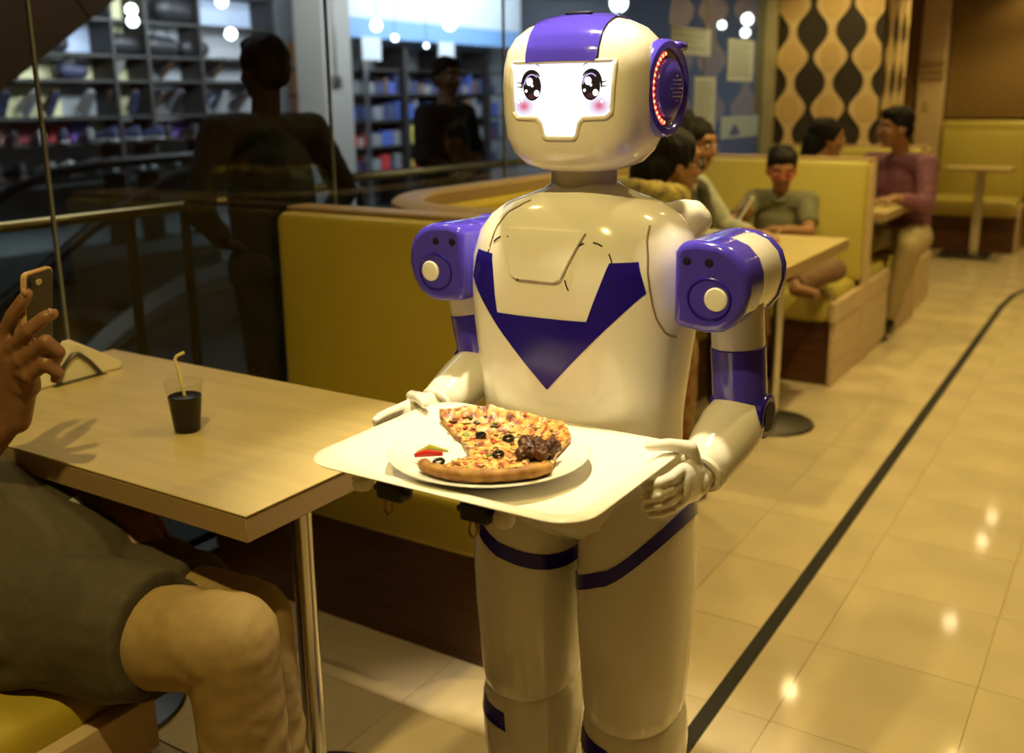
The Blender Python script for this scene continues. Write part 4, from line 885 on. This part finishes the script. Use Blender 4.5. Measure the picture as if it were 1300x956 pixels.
def person(label, base, J, s=1., hd=None, skin=SKIN, hair=None, shirt=None, pants=None, shoes=None, sleeve=(1, .9), female=False, hands=None, vox=.008, face_on=True, hem=.0, name='person', ws=1.0, jaw=1., capes=None):
    t = thing(name, label, 'person', base); O = V(base)
    g = {k: V(v) for k, v in J.items()}; side = (g['sR']-g['sL']).normalized(); ht = g['hR']-g['hL']
    mb = MB(); q, R = head_parts(mb, g['head'], hd, s*1.0, jaw)
    mb.seg(g['neck'], g['head']+V((0, 0, -.03))*s-V(hd).normalized()*.022*s, .052*s*ws, .050*s*ws)
    chest = g['chest']; pel = g['pel']; tw = 1.35
    mb.seg(pel, chest, .105*s*ws, .115*s*ws, side, tw).seg(chest, g['neck']-V((0, 0, .03))*s, .105*s*ws, .055*s, side, 1.3)
    up, fo, th, ca = .046*s*ws, .037*s*ws, .080*s*ws, .055*s*ws
    mb.seg(g['sL'], g['sR'], .05*s, .05*s)
    for k in 'LR':
        mb.seg(g['s'+k], g['e'+k], up*1.1, fo*1.02).seg(g['e'+k], g['w'+k], fo, .026*s)
        mb.seg(g['h'+k], g['k'+k], th, ca*1.08).seg(g['k'+k], g['a'+k], ca, .036*s)
        if 't'+k in g: mb.seg(g['a'+k]+V((0, 0, -.02)), g['t'+k], .036*s, .030*s)
    for h in hands or (): hand(mb, *h)
    obj('body', bake(mb, vox, 3, O=O), skin, t)
    if face_on: face(t, q, R, s)
    if shirt:
        m, c = shirt; o = .013*s; mb = MB(); low = pel+(pel-chest).normalized()*hem
        mb.seg(low, chest, .118*s*ws+o, .118*s*ws+o, side, tw, flat=1).seg(chest, g['neck']-V((0, 0, .058))*s, .112*s*ws+o, .056*s+o, side, 1.3, flat=2)
        mb.seg(g['sL'], g['sR'], .052*s+o, .052*s+o)
        for k in 'LR':
            a, e, wv = g['s'+k], g['e'+k], g['w'+k]
            if sleeve[0] < 1: mb.seg(a, a+(e-a)*sleeve[0], up*1.12+o, fo*1.15+o, flat=2)
            else: mb.seg(a, e, up*1.12+o, fo+o).seg(e, e+(wv-e)*sleeve[1], fo+o, .028*s+o*.7, flat=2)
        obj('shirt' if not female else 'top', bake(mb, vox*1.1, 3, O=O, fn=wrinkle(.0055*s, 16, 3)), m, t, label=c)
    if pants:
        m, c = pants; o = .010*s; mb = MB()
        mb.seg(g['hL'], g['hR'], .10*s*ws+o, .10*s*ws+o)
        for k in 'LR': mb.seg(g['h'+k], g['k'+k], th+o+.006, ca*1.1+o).seg(g['k'+k], g['k'+k]+(g['a'+k]-g['k'+k])*.95, ca*1.08+o, .042*s+o, flat=2)
        obj('trousers', bake(mb, vox*1.1, 3, O=O, fn=wrinkle(.005*s, 15, 9)), m, t, label=c)
    if shoes:
        for k in 'LR':
            if 't'+k in g: obj('shoe', bake(MB().seg(g['a'+k]+V((0, 0, -.025)), g['t'+k], .047*s, .038*s), .010, 2, O=O), shoes, t)
    if hair:
        for nm_, pts in hair:
            mb = MB()
            for it in pts:
                if len(it) == 2: mb.ell(q(*it[0]), [x*s for x in it[1]], R, 20, 12)
                else: mb.seg(q(*it[0]), q(*it[1]), it[2]*s, it[3]*s, R @ V((1, 0, 0)), it[4] if len(it) > 4 else 1)
            obj(nm_, bake(mb, .008, 2, O=O, fn=wrinkle(.006, 42, 5, (1, 1, .35))), M_hair, t)
    return t, q, R
SHORT = [('hair', [((0, -.022, .052), (.082, .096, .080)), ((0, .035, .088), (.062, .05, .030)), ((0, -.065, .0), (.070, .045, .065)), ((-.070, -.01, .035), (.012, .035, .04)), ((.070, -.01, .035), (.012, .035, .04))])]
LONG = [('hair', [((0, -.024, .045), (.085, .098, .080)), ((0, -.06, -.02), (.080, .055, .09)), ((0, -.085, -.02), (0, -.115, -.26), .062, .045, 1.25), ((-.07, -.01, .02), (.018, .04, .05)), ((.07, -.01, .02), (.018, .04, .05))])]
BUN = [('hair', [((0, -.020, .045), (.081, .096, .074)), ((0, -.065, .0), (.072, .045, .065)), ((0, -.075, .105), (.048, .045, .042))])]
# --- woman with glasses, nearest of the two
f1 = (.74, .67, -.10)
t, q, R = person("woman with black hair and glasses in a yellow green patterned scarf beside the robot shoulder", (-1.45, 2.65, 0), dict(head=(-1.262, 2.95, 1.138), neck=(-1.315, 2.88, 1.03), chest=(-1.37, 2.80, .86), pel=(-1.45, 2.65, .55),
    sL=(-1.49, 2.98, 1.01), sR=(-1.20, 2.76, 1.01), eL=(-1.52, 3.20, .80), eR=(-1.19, 3.02, .77), wL=(-1.53, 3.42, .80), wR=(-1.40, 3.22, .80), hL=(-1.53, 2.72, .54), hR=(-1.38, 2.60, .54), kL=(-1.40, 3.08, .54), kR=(-1.24, 2.98, .54),
    aL=(-1.36, 3.06, .09), aR=(-1.22, 2.96, .09), tL=(-1.31, 3.16, .035), tR=(-1.17, 3.06, .035)), .93, f1, hair=LONG, shirt=(mat('teal_kurta', (.34, .44, .26), .7, var=.25, scale=25), 'pale green kurta'), pants=(mat('floral_cloth', (.30, .24, .07), .8, col2=(.26, .06, .05), scale=30), 'floral patterned lower garment'),
    female=True, hands=[((-1.53, 3.42, .80), (0, 1, -.1), (0, .1, 1), (1, 0, 0), .9, .5), ((-1.40, 3.22, .80), (-.5, .9, 0), (0, 0, 1), (-1, 0, 0), .9, .5)])
M_dup = mat('yellow_scarf', (.52, .38, .07), .75, col2=(.16, .13, .04), scale=28)
mb = MB()
for a, b, c, d in (((-1.50, 2.98, 1.00), (-1.36, 2.98, .99), .042, .045), ((-1.36, 2.985, .985), (-1.28, 2.98, .92), .045, .038), ((-1.28, 2.98, .92), (-1.27, 2.96, .78), .04, .04), ((-1.20, 2.77, .995), (-1.24, 2.93, .985), .05, .042), ((-1.24, 2.93, .985), (-1.27, 2.98, .90), .042, .038), ((-1.32, 2.80, 1.005), (-1.20, 2.77, .995), .045, .05), ((-1.42, 2.88, .99), (-1.32, 2.80, 1.005), .045, .045), ((-1.20, 2.75, .99), (-1.16, 2.85, .86), .048, .045)):
    mb.seg(V(a)+V((0, 0, .05)), V(b)+V((0, 0, .05)), c, d)
obj('scarf', bake(mb, .008, 3, O=V((-1.45, 2.65, 0)), fn=wrinkle(.007, 26)), M_dup, t, label='yellow green patterned scarf')
def glasses(t, q, R, s, m, nm='glasses'):
    mb = MB()
    for sg in (-1, 1):
        mb.tube([q(sg*.033+.025*math.cos(a), .093-.012*abs(math.cos(a))*(1 if math.cos(a)*sg > 0 else 0), .006+.019*math.sin(a)) for a in [2*PI*i/18 for i in range(18)]], .0028*s, 6, True)
        mb.tube([q(sg*.058, .08, .010), q(sg*.078, .03, .012), q(sg*.078, -.02, .006)], .0025*s, 6)
    mb.tube([q(-.008, .094, .010), q(.008, .094, .010)], .0025*s, 6)
    obj(nm, mb, m, t)
glasses(t, q, R, .93, M_black)
# --- second woman
f2 = (.97, -.16, -.14); B = (-1.78, 3.9, 0)
t, q, R = person('woman in a pale grey cardigan and dark scarf beside the glass, facing the aisle', B, dict(head=(-1.575, 3.90, 1.150), neck=(-1.645, 3.90, 1.01), chest=(-1.68, 3.90, .84), pel=(-1.78, 3.90, .55),
    sL=(-1.63, 4.07, .965), sR=(-1.66, 3.74, .965), eL=(-1.52, 4.13, .79), eR=(-1.55, 3.68, .80), wL=(-1.36, 4.00, .79), wR=(-1.38, 3.78, .79), hL=(-1.78, 4.0, .54), hR=(-1.78, 3.8, .54), kL=(-1.40, 4.0, .54), kR=(-1.40, 3.8, .54), aL=(-1.40, 4.0, .09), aR=(-1.40, 3.8, .09), tL=(-1.29, 4.0, .035), tR=(-1.29, 3.8, .035)), .93, f2, hair=BUN,
    shirt=(mat('grey_cardigan', (.36, .36, .30), .85, var=.12, scale=30), 'pale grey cardigan'), pants=(mat('dark_cloth', (.03, .03, .035), .8), 'dark trousers'), female=True, hands=[((-1.36, 4.0, .79), (1, -.3, 0), (0, 0, 1), (0, -1, 0), .9, .4), ((-1.38, 3.78, .79), (1, .3, 0), (0, 0, 1), (0, 1, 0), .9, .4)])
mb = MB()
for a, b in (((-1.66, 3.82, 1.0), (-1.575, 3.83, .96)), ((-1.575, 3.83, .96), (-1.545, 3.85, .82)), ((-1.545, 3.85, .82), (-1.55, 3.86, .68)), ((-1.65, 3.99, 1.0), (-1.57, 3.97, .96)), ((-1.57, 3.97, .96), (-1.54, 3.96, .82)), ((-1.54, 3.96, .82), (-1.55, 3.95, .68)), ((-1.70, 3.86, 1.01), (-1.70, 3.94, 1.01))): mb.seg(a, b, .032, .034)
obj('scarf', bake(mb, .008, 3, O=V(B), fn=wrinkle(.006, 28)), mat('dark_scarf', (.06, .055, .035), .8, var=.3, scale=40), t, label='dark patterned scarf')
# --- the boy
f3 = (.38, -.86, -.34); B = (-1.5, 4.88, 0)
t, q, R = person('boy in a grey green shirt and red glasses looking down at a phone', B, dict(head=(-1.478, 4.74, 1.000), neck=(-1.49, 4.79, .885), chest=(-1.49, 4.83, .75), pel=(-1.50, 4.88, .54),
    sR=(-1.615, 4.78, .845), sL=(-1.365, 4.80, .845), eR=(-1.67, 4.60, .74), eL=(-1.31, 4.66, .72), wR=(-1.56, 4.44, .79), wL=(-1.37, 4.50, .745), hR=(-1.57, 4.85, .535), hL=(-1.43, 4.85, .535), kR=(-1.50, 4.52, .53), kL=(-1.17, 4.62, .56), aR=(-1.46, 4.50, .22), aL=(-1.30, 4.47, .50), tR=(-1.42, 4.38, .19), tL=(-1.20, 4.42, .475)), .88, f3, hair=SHORT,
    shirt=(mat('grey_green_shirt', (.155, .145, .085), .8, var=.15, scale=30), 'grey green short-sleeved shirt'), pants=(mat('brown_striped_trousers', (.20, .11, .06), .8, var=.25, scale=60, stretch=(1, 1, 4)), 'brown trousers'), sleeve=(.75, 0), ws=.9,
    hands=[((-1.56, 4.44, .79), (.35, -.5, .5), (-.3, -.6, -.5), (0, 0, 1), .75, .8), ((-1.37, 4.50, .745), (-.9, -.3, .1), (0, 0, 1), (0, -1, 0), .75, .6)])
glasses(t, q, R, .88, mat('red_glasses_frame', (.55, .03, .03), .35))
obj('collar', bake(MB().tube([V((-1.49+.062*math.cos(a), 4.785+.058*math.sin(a), .872+.02*math.sin(a))) for a in [2*PI*i/16 for i in range(16)]], .011, 8, True), .005, 2, O=V(B)), MATS['grey_green_shirt'], t)
t = thing('phone', 'pale phone held up by the boy in red glasses', 'phone', (-1.535, 4.38, .84))
Rp = Matrix.Rotation(.5, 3, 'Z') @ Matrix.Rotation(.55, 3, 'Y') @ Matrix.Rotation(-.2, 3, 'X')
obj('phone_body', MB().box((-1.525, 4.375, .845), (.012, .065, .125), Rp), mat('pale_phone', (.55, .50, .36), .4), t, .004, 2); obj('phone_screen', MB().box(V((-1.525, 4.375, .845))+Rp @ V((-.0065, 0, 0)), (.001, .058, .112), Rp), M_black, t)
B = (-1.22, 4.43, .457)
# --- woman behind the boy's bench
t, q, R = person('woman with long black hair in profile behind the bench of the boy', (-1.55, 5.42, 0), dict(head=(-1.478, 5.52, 1.115), neck=(-1.53, 5.47, .985), chest=(-1.54, 5.46, .82), pel=(-1.55, 5.43, .55), sL=(-1.66, 5.55, .94), sR=(-1.40, 5.40, .94), eL=(-1.64, 5.66, .76), eR=(-1.36, 5.56, .76), wL=(-1.56, 5.78, .79), wR=(-1.42, 5.72, .79),
    hL=(-1.62, 5.48, .54), hR=(-1.47, 5.40, .54), kL=(-1.60, 5.82, .54), kR=(-1.44, 5.78, .54), aL=(-1.60, 5.80, .09), aR=(-1.44, 5.78, .09), tL=(-1.60, 5.88, .035), tR=(-1.44, 5.87, .035)), .92, (.88, .47, -.05), hair=LONG, shirt=(mat('rust_top', (.26, .10, .06), .8), 'rust coloured top'), pants=(MATS['dark_cloth'], 'dark trousers'), female=True, face_on=True)
# --- man in the purple shirt
B = (-1.2, 6.2, 0)
t, q, R = person('young man in a purple shirt and khaki trousers at the far booth', B, dict(head=(-1.245, 6.03, 1.155), neck=(-1.215, 6.10, 1.015), chest=(-1.20, 6.12, .84), pel=(-1.19, 6.17, .55), sR=(-1.39, 6.16, .955), sL=(-1.05, 6.03, .955), eR=(-1.45, 5.98, .76), eL=(-1.02, 5.90, .75), wR=(-1.33, 5.84, .79), wL=(-1.16, 5.74, .79),
    hR=(-1.27, 6.14, .535), hL=(-1.11, 6.10, .535), kR=(-1.33, 5.80, .53), kL=(-1.06, 5.76, .53), aR=(-1.34, 5.86, .09), aL=(-1.17, 5.86, .09), tR=(-1.37, 5.75, .04), tL=(-1.23, 5.75, .04)), .98, (-.80, -.60, -.03), hair=SHORT,
    shirt=(mat('purple_shirt', (.20, .075, .12), .75, var=.12, scale=20), 'purple long-sleeved shirt'), pants=(mat('khaki_trousers', (.42, .33, .18), .75, var=.08, scale=12), 'khaki trousers'), shoes=M_black, sleeve=(1, .80), hands=[((-1.33, 5.84, .785), (.3, -.9, -.05), (0, 0, 1), (1, 0, 0), .95, .4), ((-1.16, 5.74, .785), (-.8, -.5, -.05), (0, 0, 1), (0, -1, 0), .95, .4)])
obj('collar', bake(MB().tube([V((-1.215+.068*math.cos(a), 6.09+.064*math.sin(a), .990+.02*math.sin(a-.6))) for a in [2*PI*i/16 for i in range(16)]], .012, 8, True), .005, 2, O=V(B)), MATS['purple_shirt'], t)
# --- dark standing man just outside the glass
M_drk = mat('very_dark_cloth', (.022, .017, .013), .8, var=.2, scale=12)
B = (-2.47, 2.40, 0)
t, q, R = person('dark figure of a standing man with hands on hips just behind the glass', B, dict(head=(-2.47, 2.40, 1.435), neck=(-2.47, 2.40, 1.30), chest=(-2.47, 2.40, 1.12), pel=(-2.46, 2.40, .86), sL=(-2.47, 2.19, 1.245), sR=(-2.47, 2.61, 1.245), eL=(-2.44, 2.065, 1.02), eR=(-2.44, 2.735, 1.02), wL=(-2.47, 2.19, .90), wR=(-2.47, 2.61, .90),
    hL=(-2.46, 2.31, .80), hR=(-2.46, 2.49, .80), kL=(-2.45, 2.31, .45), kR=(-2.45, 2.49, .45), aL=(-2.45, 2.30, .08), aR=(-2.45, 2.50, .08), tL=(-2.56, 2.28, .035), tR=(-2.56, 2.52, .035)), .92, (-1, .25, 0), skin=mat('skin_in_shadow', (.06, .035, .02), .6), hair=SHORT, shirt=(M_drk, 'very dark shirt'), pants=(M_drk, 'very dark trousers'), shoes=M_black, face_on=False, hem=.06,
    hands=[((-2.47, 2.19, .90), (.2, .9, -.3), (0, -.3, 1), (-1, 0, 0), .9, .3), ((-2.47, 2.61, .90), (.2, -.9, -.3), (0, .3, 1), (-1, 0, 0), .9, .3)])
B = (-3.45, 4.75, 0)
t, q, R = person('dim standing man in dark clothes in front of the second shop', B, dict(head=(-3.45, 4.78, 1.46), neck=(-3.45, 4.76, 1.32), chest=(-3.45, 4.75, 1.13), pel=(-3.45, 4.75, .87), sL=(-3.45, 4.95, 1.26), sR=(-3.45, 4.55, 1.26), eL=(-3.42, 5.02, 1.02), eR=(-3.42, 4.48, 1.02), wL=(-3.34, 4.86, .95), wR=(-3.34, 4.64, .95), hL=(-3.45, 4.84, .82), hR=(-3.45, 4.66, .82),
    kL=(-3.45, 4.85, .46), kR=(-3.45, 4.65, .46), aL=(-3.45, 4.86, .08), aR=(-3.45, 4.64, .08), tL=(-3.33, 4.87, .035), tR=(-3.33, 4.63, .035)), .95, (.9, -.3, 0), skin=SKIN2, hair=SHORT, shirt=(mat('black_cloth', (.012, .012, .014), .8), 'black shirt'), pants=(MATS['black_cloth'], 'black trousers'), shoes=M_black, face_on=True, hem=.05,
    hands=[((-3.34, 4.86, .95), (.1, -.9, -.1), (1, 0, .2), (0, 0, 1), .9, .4), ((-3.34, 4.64, .95), (.1, .9, -.1), (1, 0, .2), (0, 0, 1), .9, .4)])

# --- seated person with the phone, close to the camera
B = (-1.55, .86, 0); O = V(B)
t = thing('person', 'seated person in a grey T-shirt and khaki trousers holding up a phone', 'person', B)
g = dict(head=V((-2.05, .62, 1.13)), neck=V((-1.98, .66, .98)), chest=V((-1.80, .74, .765)), pel=V((-1.55, .84, .545)), sR=V((-1.86, .56, .93)), sL=V((-1.90, .82, .93)), eR=V((-1.62, .80, .73)), eL=V((-1.72, .93, .68)), wR=V((-1.512, .86, .848)), wL=V((-1.50, 1.02, .645)))
mb = MB(); q, R = head_parts(mb, g['head'], (.9, .35, .05), 1)
mb.seg(g['neck'], g['head']+V((0, 0, -.03)), .052, .052).seg(g['pel'], g['chest'], .090, .090, (0, 1, 0), 1.25).seg(g['chest'], g['neck'], .085, .05, (0, 1, 0), 1.2).seg(g['sL'], g['sR'], .045, .045)
mb.seg(g['sR'], g['eR'], .052, .043).seg(g['eR'], g['wR'], .042, .027).seg(g['sL'], g['eL'], .052, .043).seg(g['eL'], g['wL'], .042, .027)
hand(mb, g['wL'], (.9, -.1, -.15), (0, 0, 1), (0, -1, 0), 1, .5)
for k, (hy, ky) in enumerate(((.80, .895), (.95, 1.02))):
    h_, k_, a_ = V((-1.50, hy, .50)), V((-1.07-.10*k, ky, .56-.055*k)), V((-1.06-.09*k, ky+.02, .09)); mb.seg(h_, k_, .082, .058).seg(k_, a_, .055, .038).seg(a_+V((0, 0, -.02)), a_+V((.13, -.02, -.055)), .036, .030)
# hand with the phone: palm, fingers wrapped round the phone back and edge
PM = [(-1.474, .85, .992), (-1.446, .846, .978), (-1.423, .846, .958), (-1.415, .848, .934)]
mb.seg((-1.512, .862, .848), (-1.482, .862, .925), .027, .030, (.8, .3, 0), 1.35).seg((-1.482, .862, .925), (-1.455, .856, .955), .030, .022, (.8, .2, -.5), 1.7)
FN = [[PM[0], (-1.446, .852, 1.026), (-1.424, .858, 1.050), (-1.418, .862, 1.060)], [PM[1], (-1.402, .848, 1.008), (-1.380, .862, 1.028), (-1.374, .872, 1.032)], [PM[2], (-1.366, .850, .994), (-1.362, .866, .975), (-1.378, .872, .962)], [PM[3], (-1.378, .852, .958), (-1.372, .868, .940), (-1.388, .872, .928)]]
for k, F_ in enumerate(FN):
    rs = (.0125, .0118, .0108, .0095) if k < 3 else (.011, .0105, .0098, .0085)
    for a, b, r1_, r2_ in zip(F_, F_[1:], rs, rs[1:]): mb.seg(a, b, r1_, r2_, n=12)
    mb.ell(F_[1], (rs[1]*1.06,)*3, None, 12, 8); mb.seg((-1.485, .862, .94), F_[0], .017, .0135)
for a, b, r1_, r2_ in (((-1.50, .872, .925), (-1.512, .900, .985), .019, .0145), ((-1.512, .900, .985), (-1.500, .915, 1.030), .0140, .0122), ((-1.500, .915, 1.030), (-1.484, .915, 1.060), .0118, .0098)): mb.seg(a, b, r1_, r2_, n=12)
obj('body', bake(mb, .0042, 4, O=O), SKIN2, t); face(t, q, R, 1)
for F_ in FN[:2]:
    d = (V(F_[3])-V(F_[2])).normalized(); obj('fingernail', MB().ell(V(F_[3])+V((.004, -.0075, .004)), (.0055, .003, .0065), None, 10, 6), M_nail, t)
obj('hair', bake(MB().ell(q(0, -.022, .052), (.082, .096, .080), R).ell(q(0, -.065, 0), (.07, .045, .065), R), .01, 2, O=O), M_hair, t)
# T-shirt with folds; trousers with a side seam
def folds(amp, dirv, fr, seed):
    dv = V(dirv)
    def fn(c, n):
        w_ = noise.noise(c*5+V((seed, 0, 0)))*1.6; a = math.sin((c.dot(dv))*fr+w_*3); m = max(0, noise.noise(c*7+V((0, seed, 0)))+.25)
        return c+n*(amp*(.45+.55*a)*m+.0015*noise.noise(c*40))
    return fn
mb = MB(); mb.seg((-1.50, .87, .50), g['chest'], .142, .128, (0, 1, 0), 1.25, flat=1).seg(g['chest'], g['neck']-V((0, 0, .03)), .122, .07, (0, 1, 0), 1.25, flat=2).seg(g['sL'], g['sR'], .07, .07)
mb.seg(g['sR'], g['sR']+(g['eR']-g['sR'])*.80, .072, .066, flat=2).seg(g['sL'], g['sL']+(g['eL']-g['sL'])*.75, .072, .064, flat=2)
mb.seg((-1.56, .81, .515), (-1.195, .868, .548), .122, .099, flat=2).seg((-1.56, .95, .51), (-1.27, 1.0, .508), .115, .098, flat=2).seg((-1.60, .88, .60), (-1.44, .90, .575), .115, .09, (0, 1, 0), 1.3)
obj('shirt', bake(mb, .0065, 6, O=O, fn=folds(.017, (.55, .25, -.80), 70, 2)), mat('grey_tshirt', (.075, .060, .036), .85, var=.10, scale=90, bump=.10, bscale=400), t, label='grey T-shirt')
mb = MB().seg((-1.50, .80, .50), (-1.50, .95, .50), .108, .108)
for k, (hy, ky) in enumerate(((.80, .895), (.95, 1.02))):
    h_, k_, a_ = V((-1.50, hy, .51)), V((-1.07-.10*k, ky, .56-.055*k)), V((-1.06-.09*k, ky+.02, .10)); mb.seg(h_, k_, .090, .072, n=24).seg(k_+V((.004, 0, 0)), a_, .069, .060, flat=2, n=24)
obj('trousers', bake(mb, .006, 5, O=O, fn=folds(.0075, (.75, -.4, .75), 95, 8)), mat('khaki_trousers_near', (.33, .225, .085), .75, var=.07, scale=60, bump=.06, bscale=300), t, label='khaki trousers')
for k, ky in enumerate((.895, 1.02)): obj('shoe', bake(MB().seg((-1.06-.09*k, ky+.02, .055), (-.92-.09*k, ky, .04), .046, .038), .009, 2, O=O), M_black, t)
obj('print_patch', MB().loft([[V((-1.50, .915, .672)), V((-1.455, .93, .647)), V((-1.45, .955, .632)), V((-1.505, .96, .682))], [V((-1.505, .915, .664)), V((-1.46, .93, .639)), V((-1.455, .955, .624)), V((-1.51, .96, .674))]]), mat('shirt_print', (.5, .48, .40), .8, col2=(.02, .02, .02), scale=70), t, label='pale printed patch with dark marks')
t = thing('phone', 'dark phone in a clear amber-edged case held up at the left edge', 'phone', (-1.44, .90, .98))
Rw = Matrix((V((-.40, .917, .02)).normalized(), V((.91, .40, -.14)).normalized(), V((.15, .02, 1)).normalized())).transposed()
pc_ = V((-1.447, .892, 1.022)); rp = rrect(-.0345, -.069, .0345, .069, .009, 5)
def ph(d0, d1, k, P=rp): return MB().loft([[pc_+Rw @ V((u*k, d, v*(1-(1-k)*.5))) for u, v in P] for d in (d0, d1)])
obj('case', ph(-.0045, .0045, 1.04), mat('amber_case', (.52, .34, .14), .18, spec=.6), t, .002); obj('phone_back', ph(.0046, .0056, .93), mat('dark_phone_back', (.045, .035, .055), .15, coat=.5), t)
obj('phone_screen', ph(-.0056, -.0046, .93), M_black, t)
cam_c = pc_+Rw @ V((-.021, .006, .054)); obj('camera_lens', MB().loft([[cam_c+Rw @ V((r*math.cos(2*PI*j/16), d, r*math.sin(2*PI*j/16))) for j in range(16)] for r, d in ((.0065, -.001), (.0065, .0022), (.004, .0026))]), M_black, t)
obj('camera_flash', MB().loft([[pc_+Rw @ V((-.004, .006, .052))+Rw @ V((r*math.cos(2*PI*j/12)*1.6, d, r*math.sin(2*PI*j/12))) for j in range(12)] for r, d in ((.005, -.001), (.005, .0008))]), mat('amber_flash', (.55, .42, .2), .3), t)
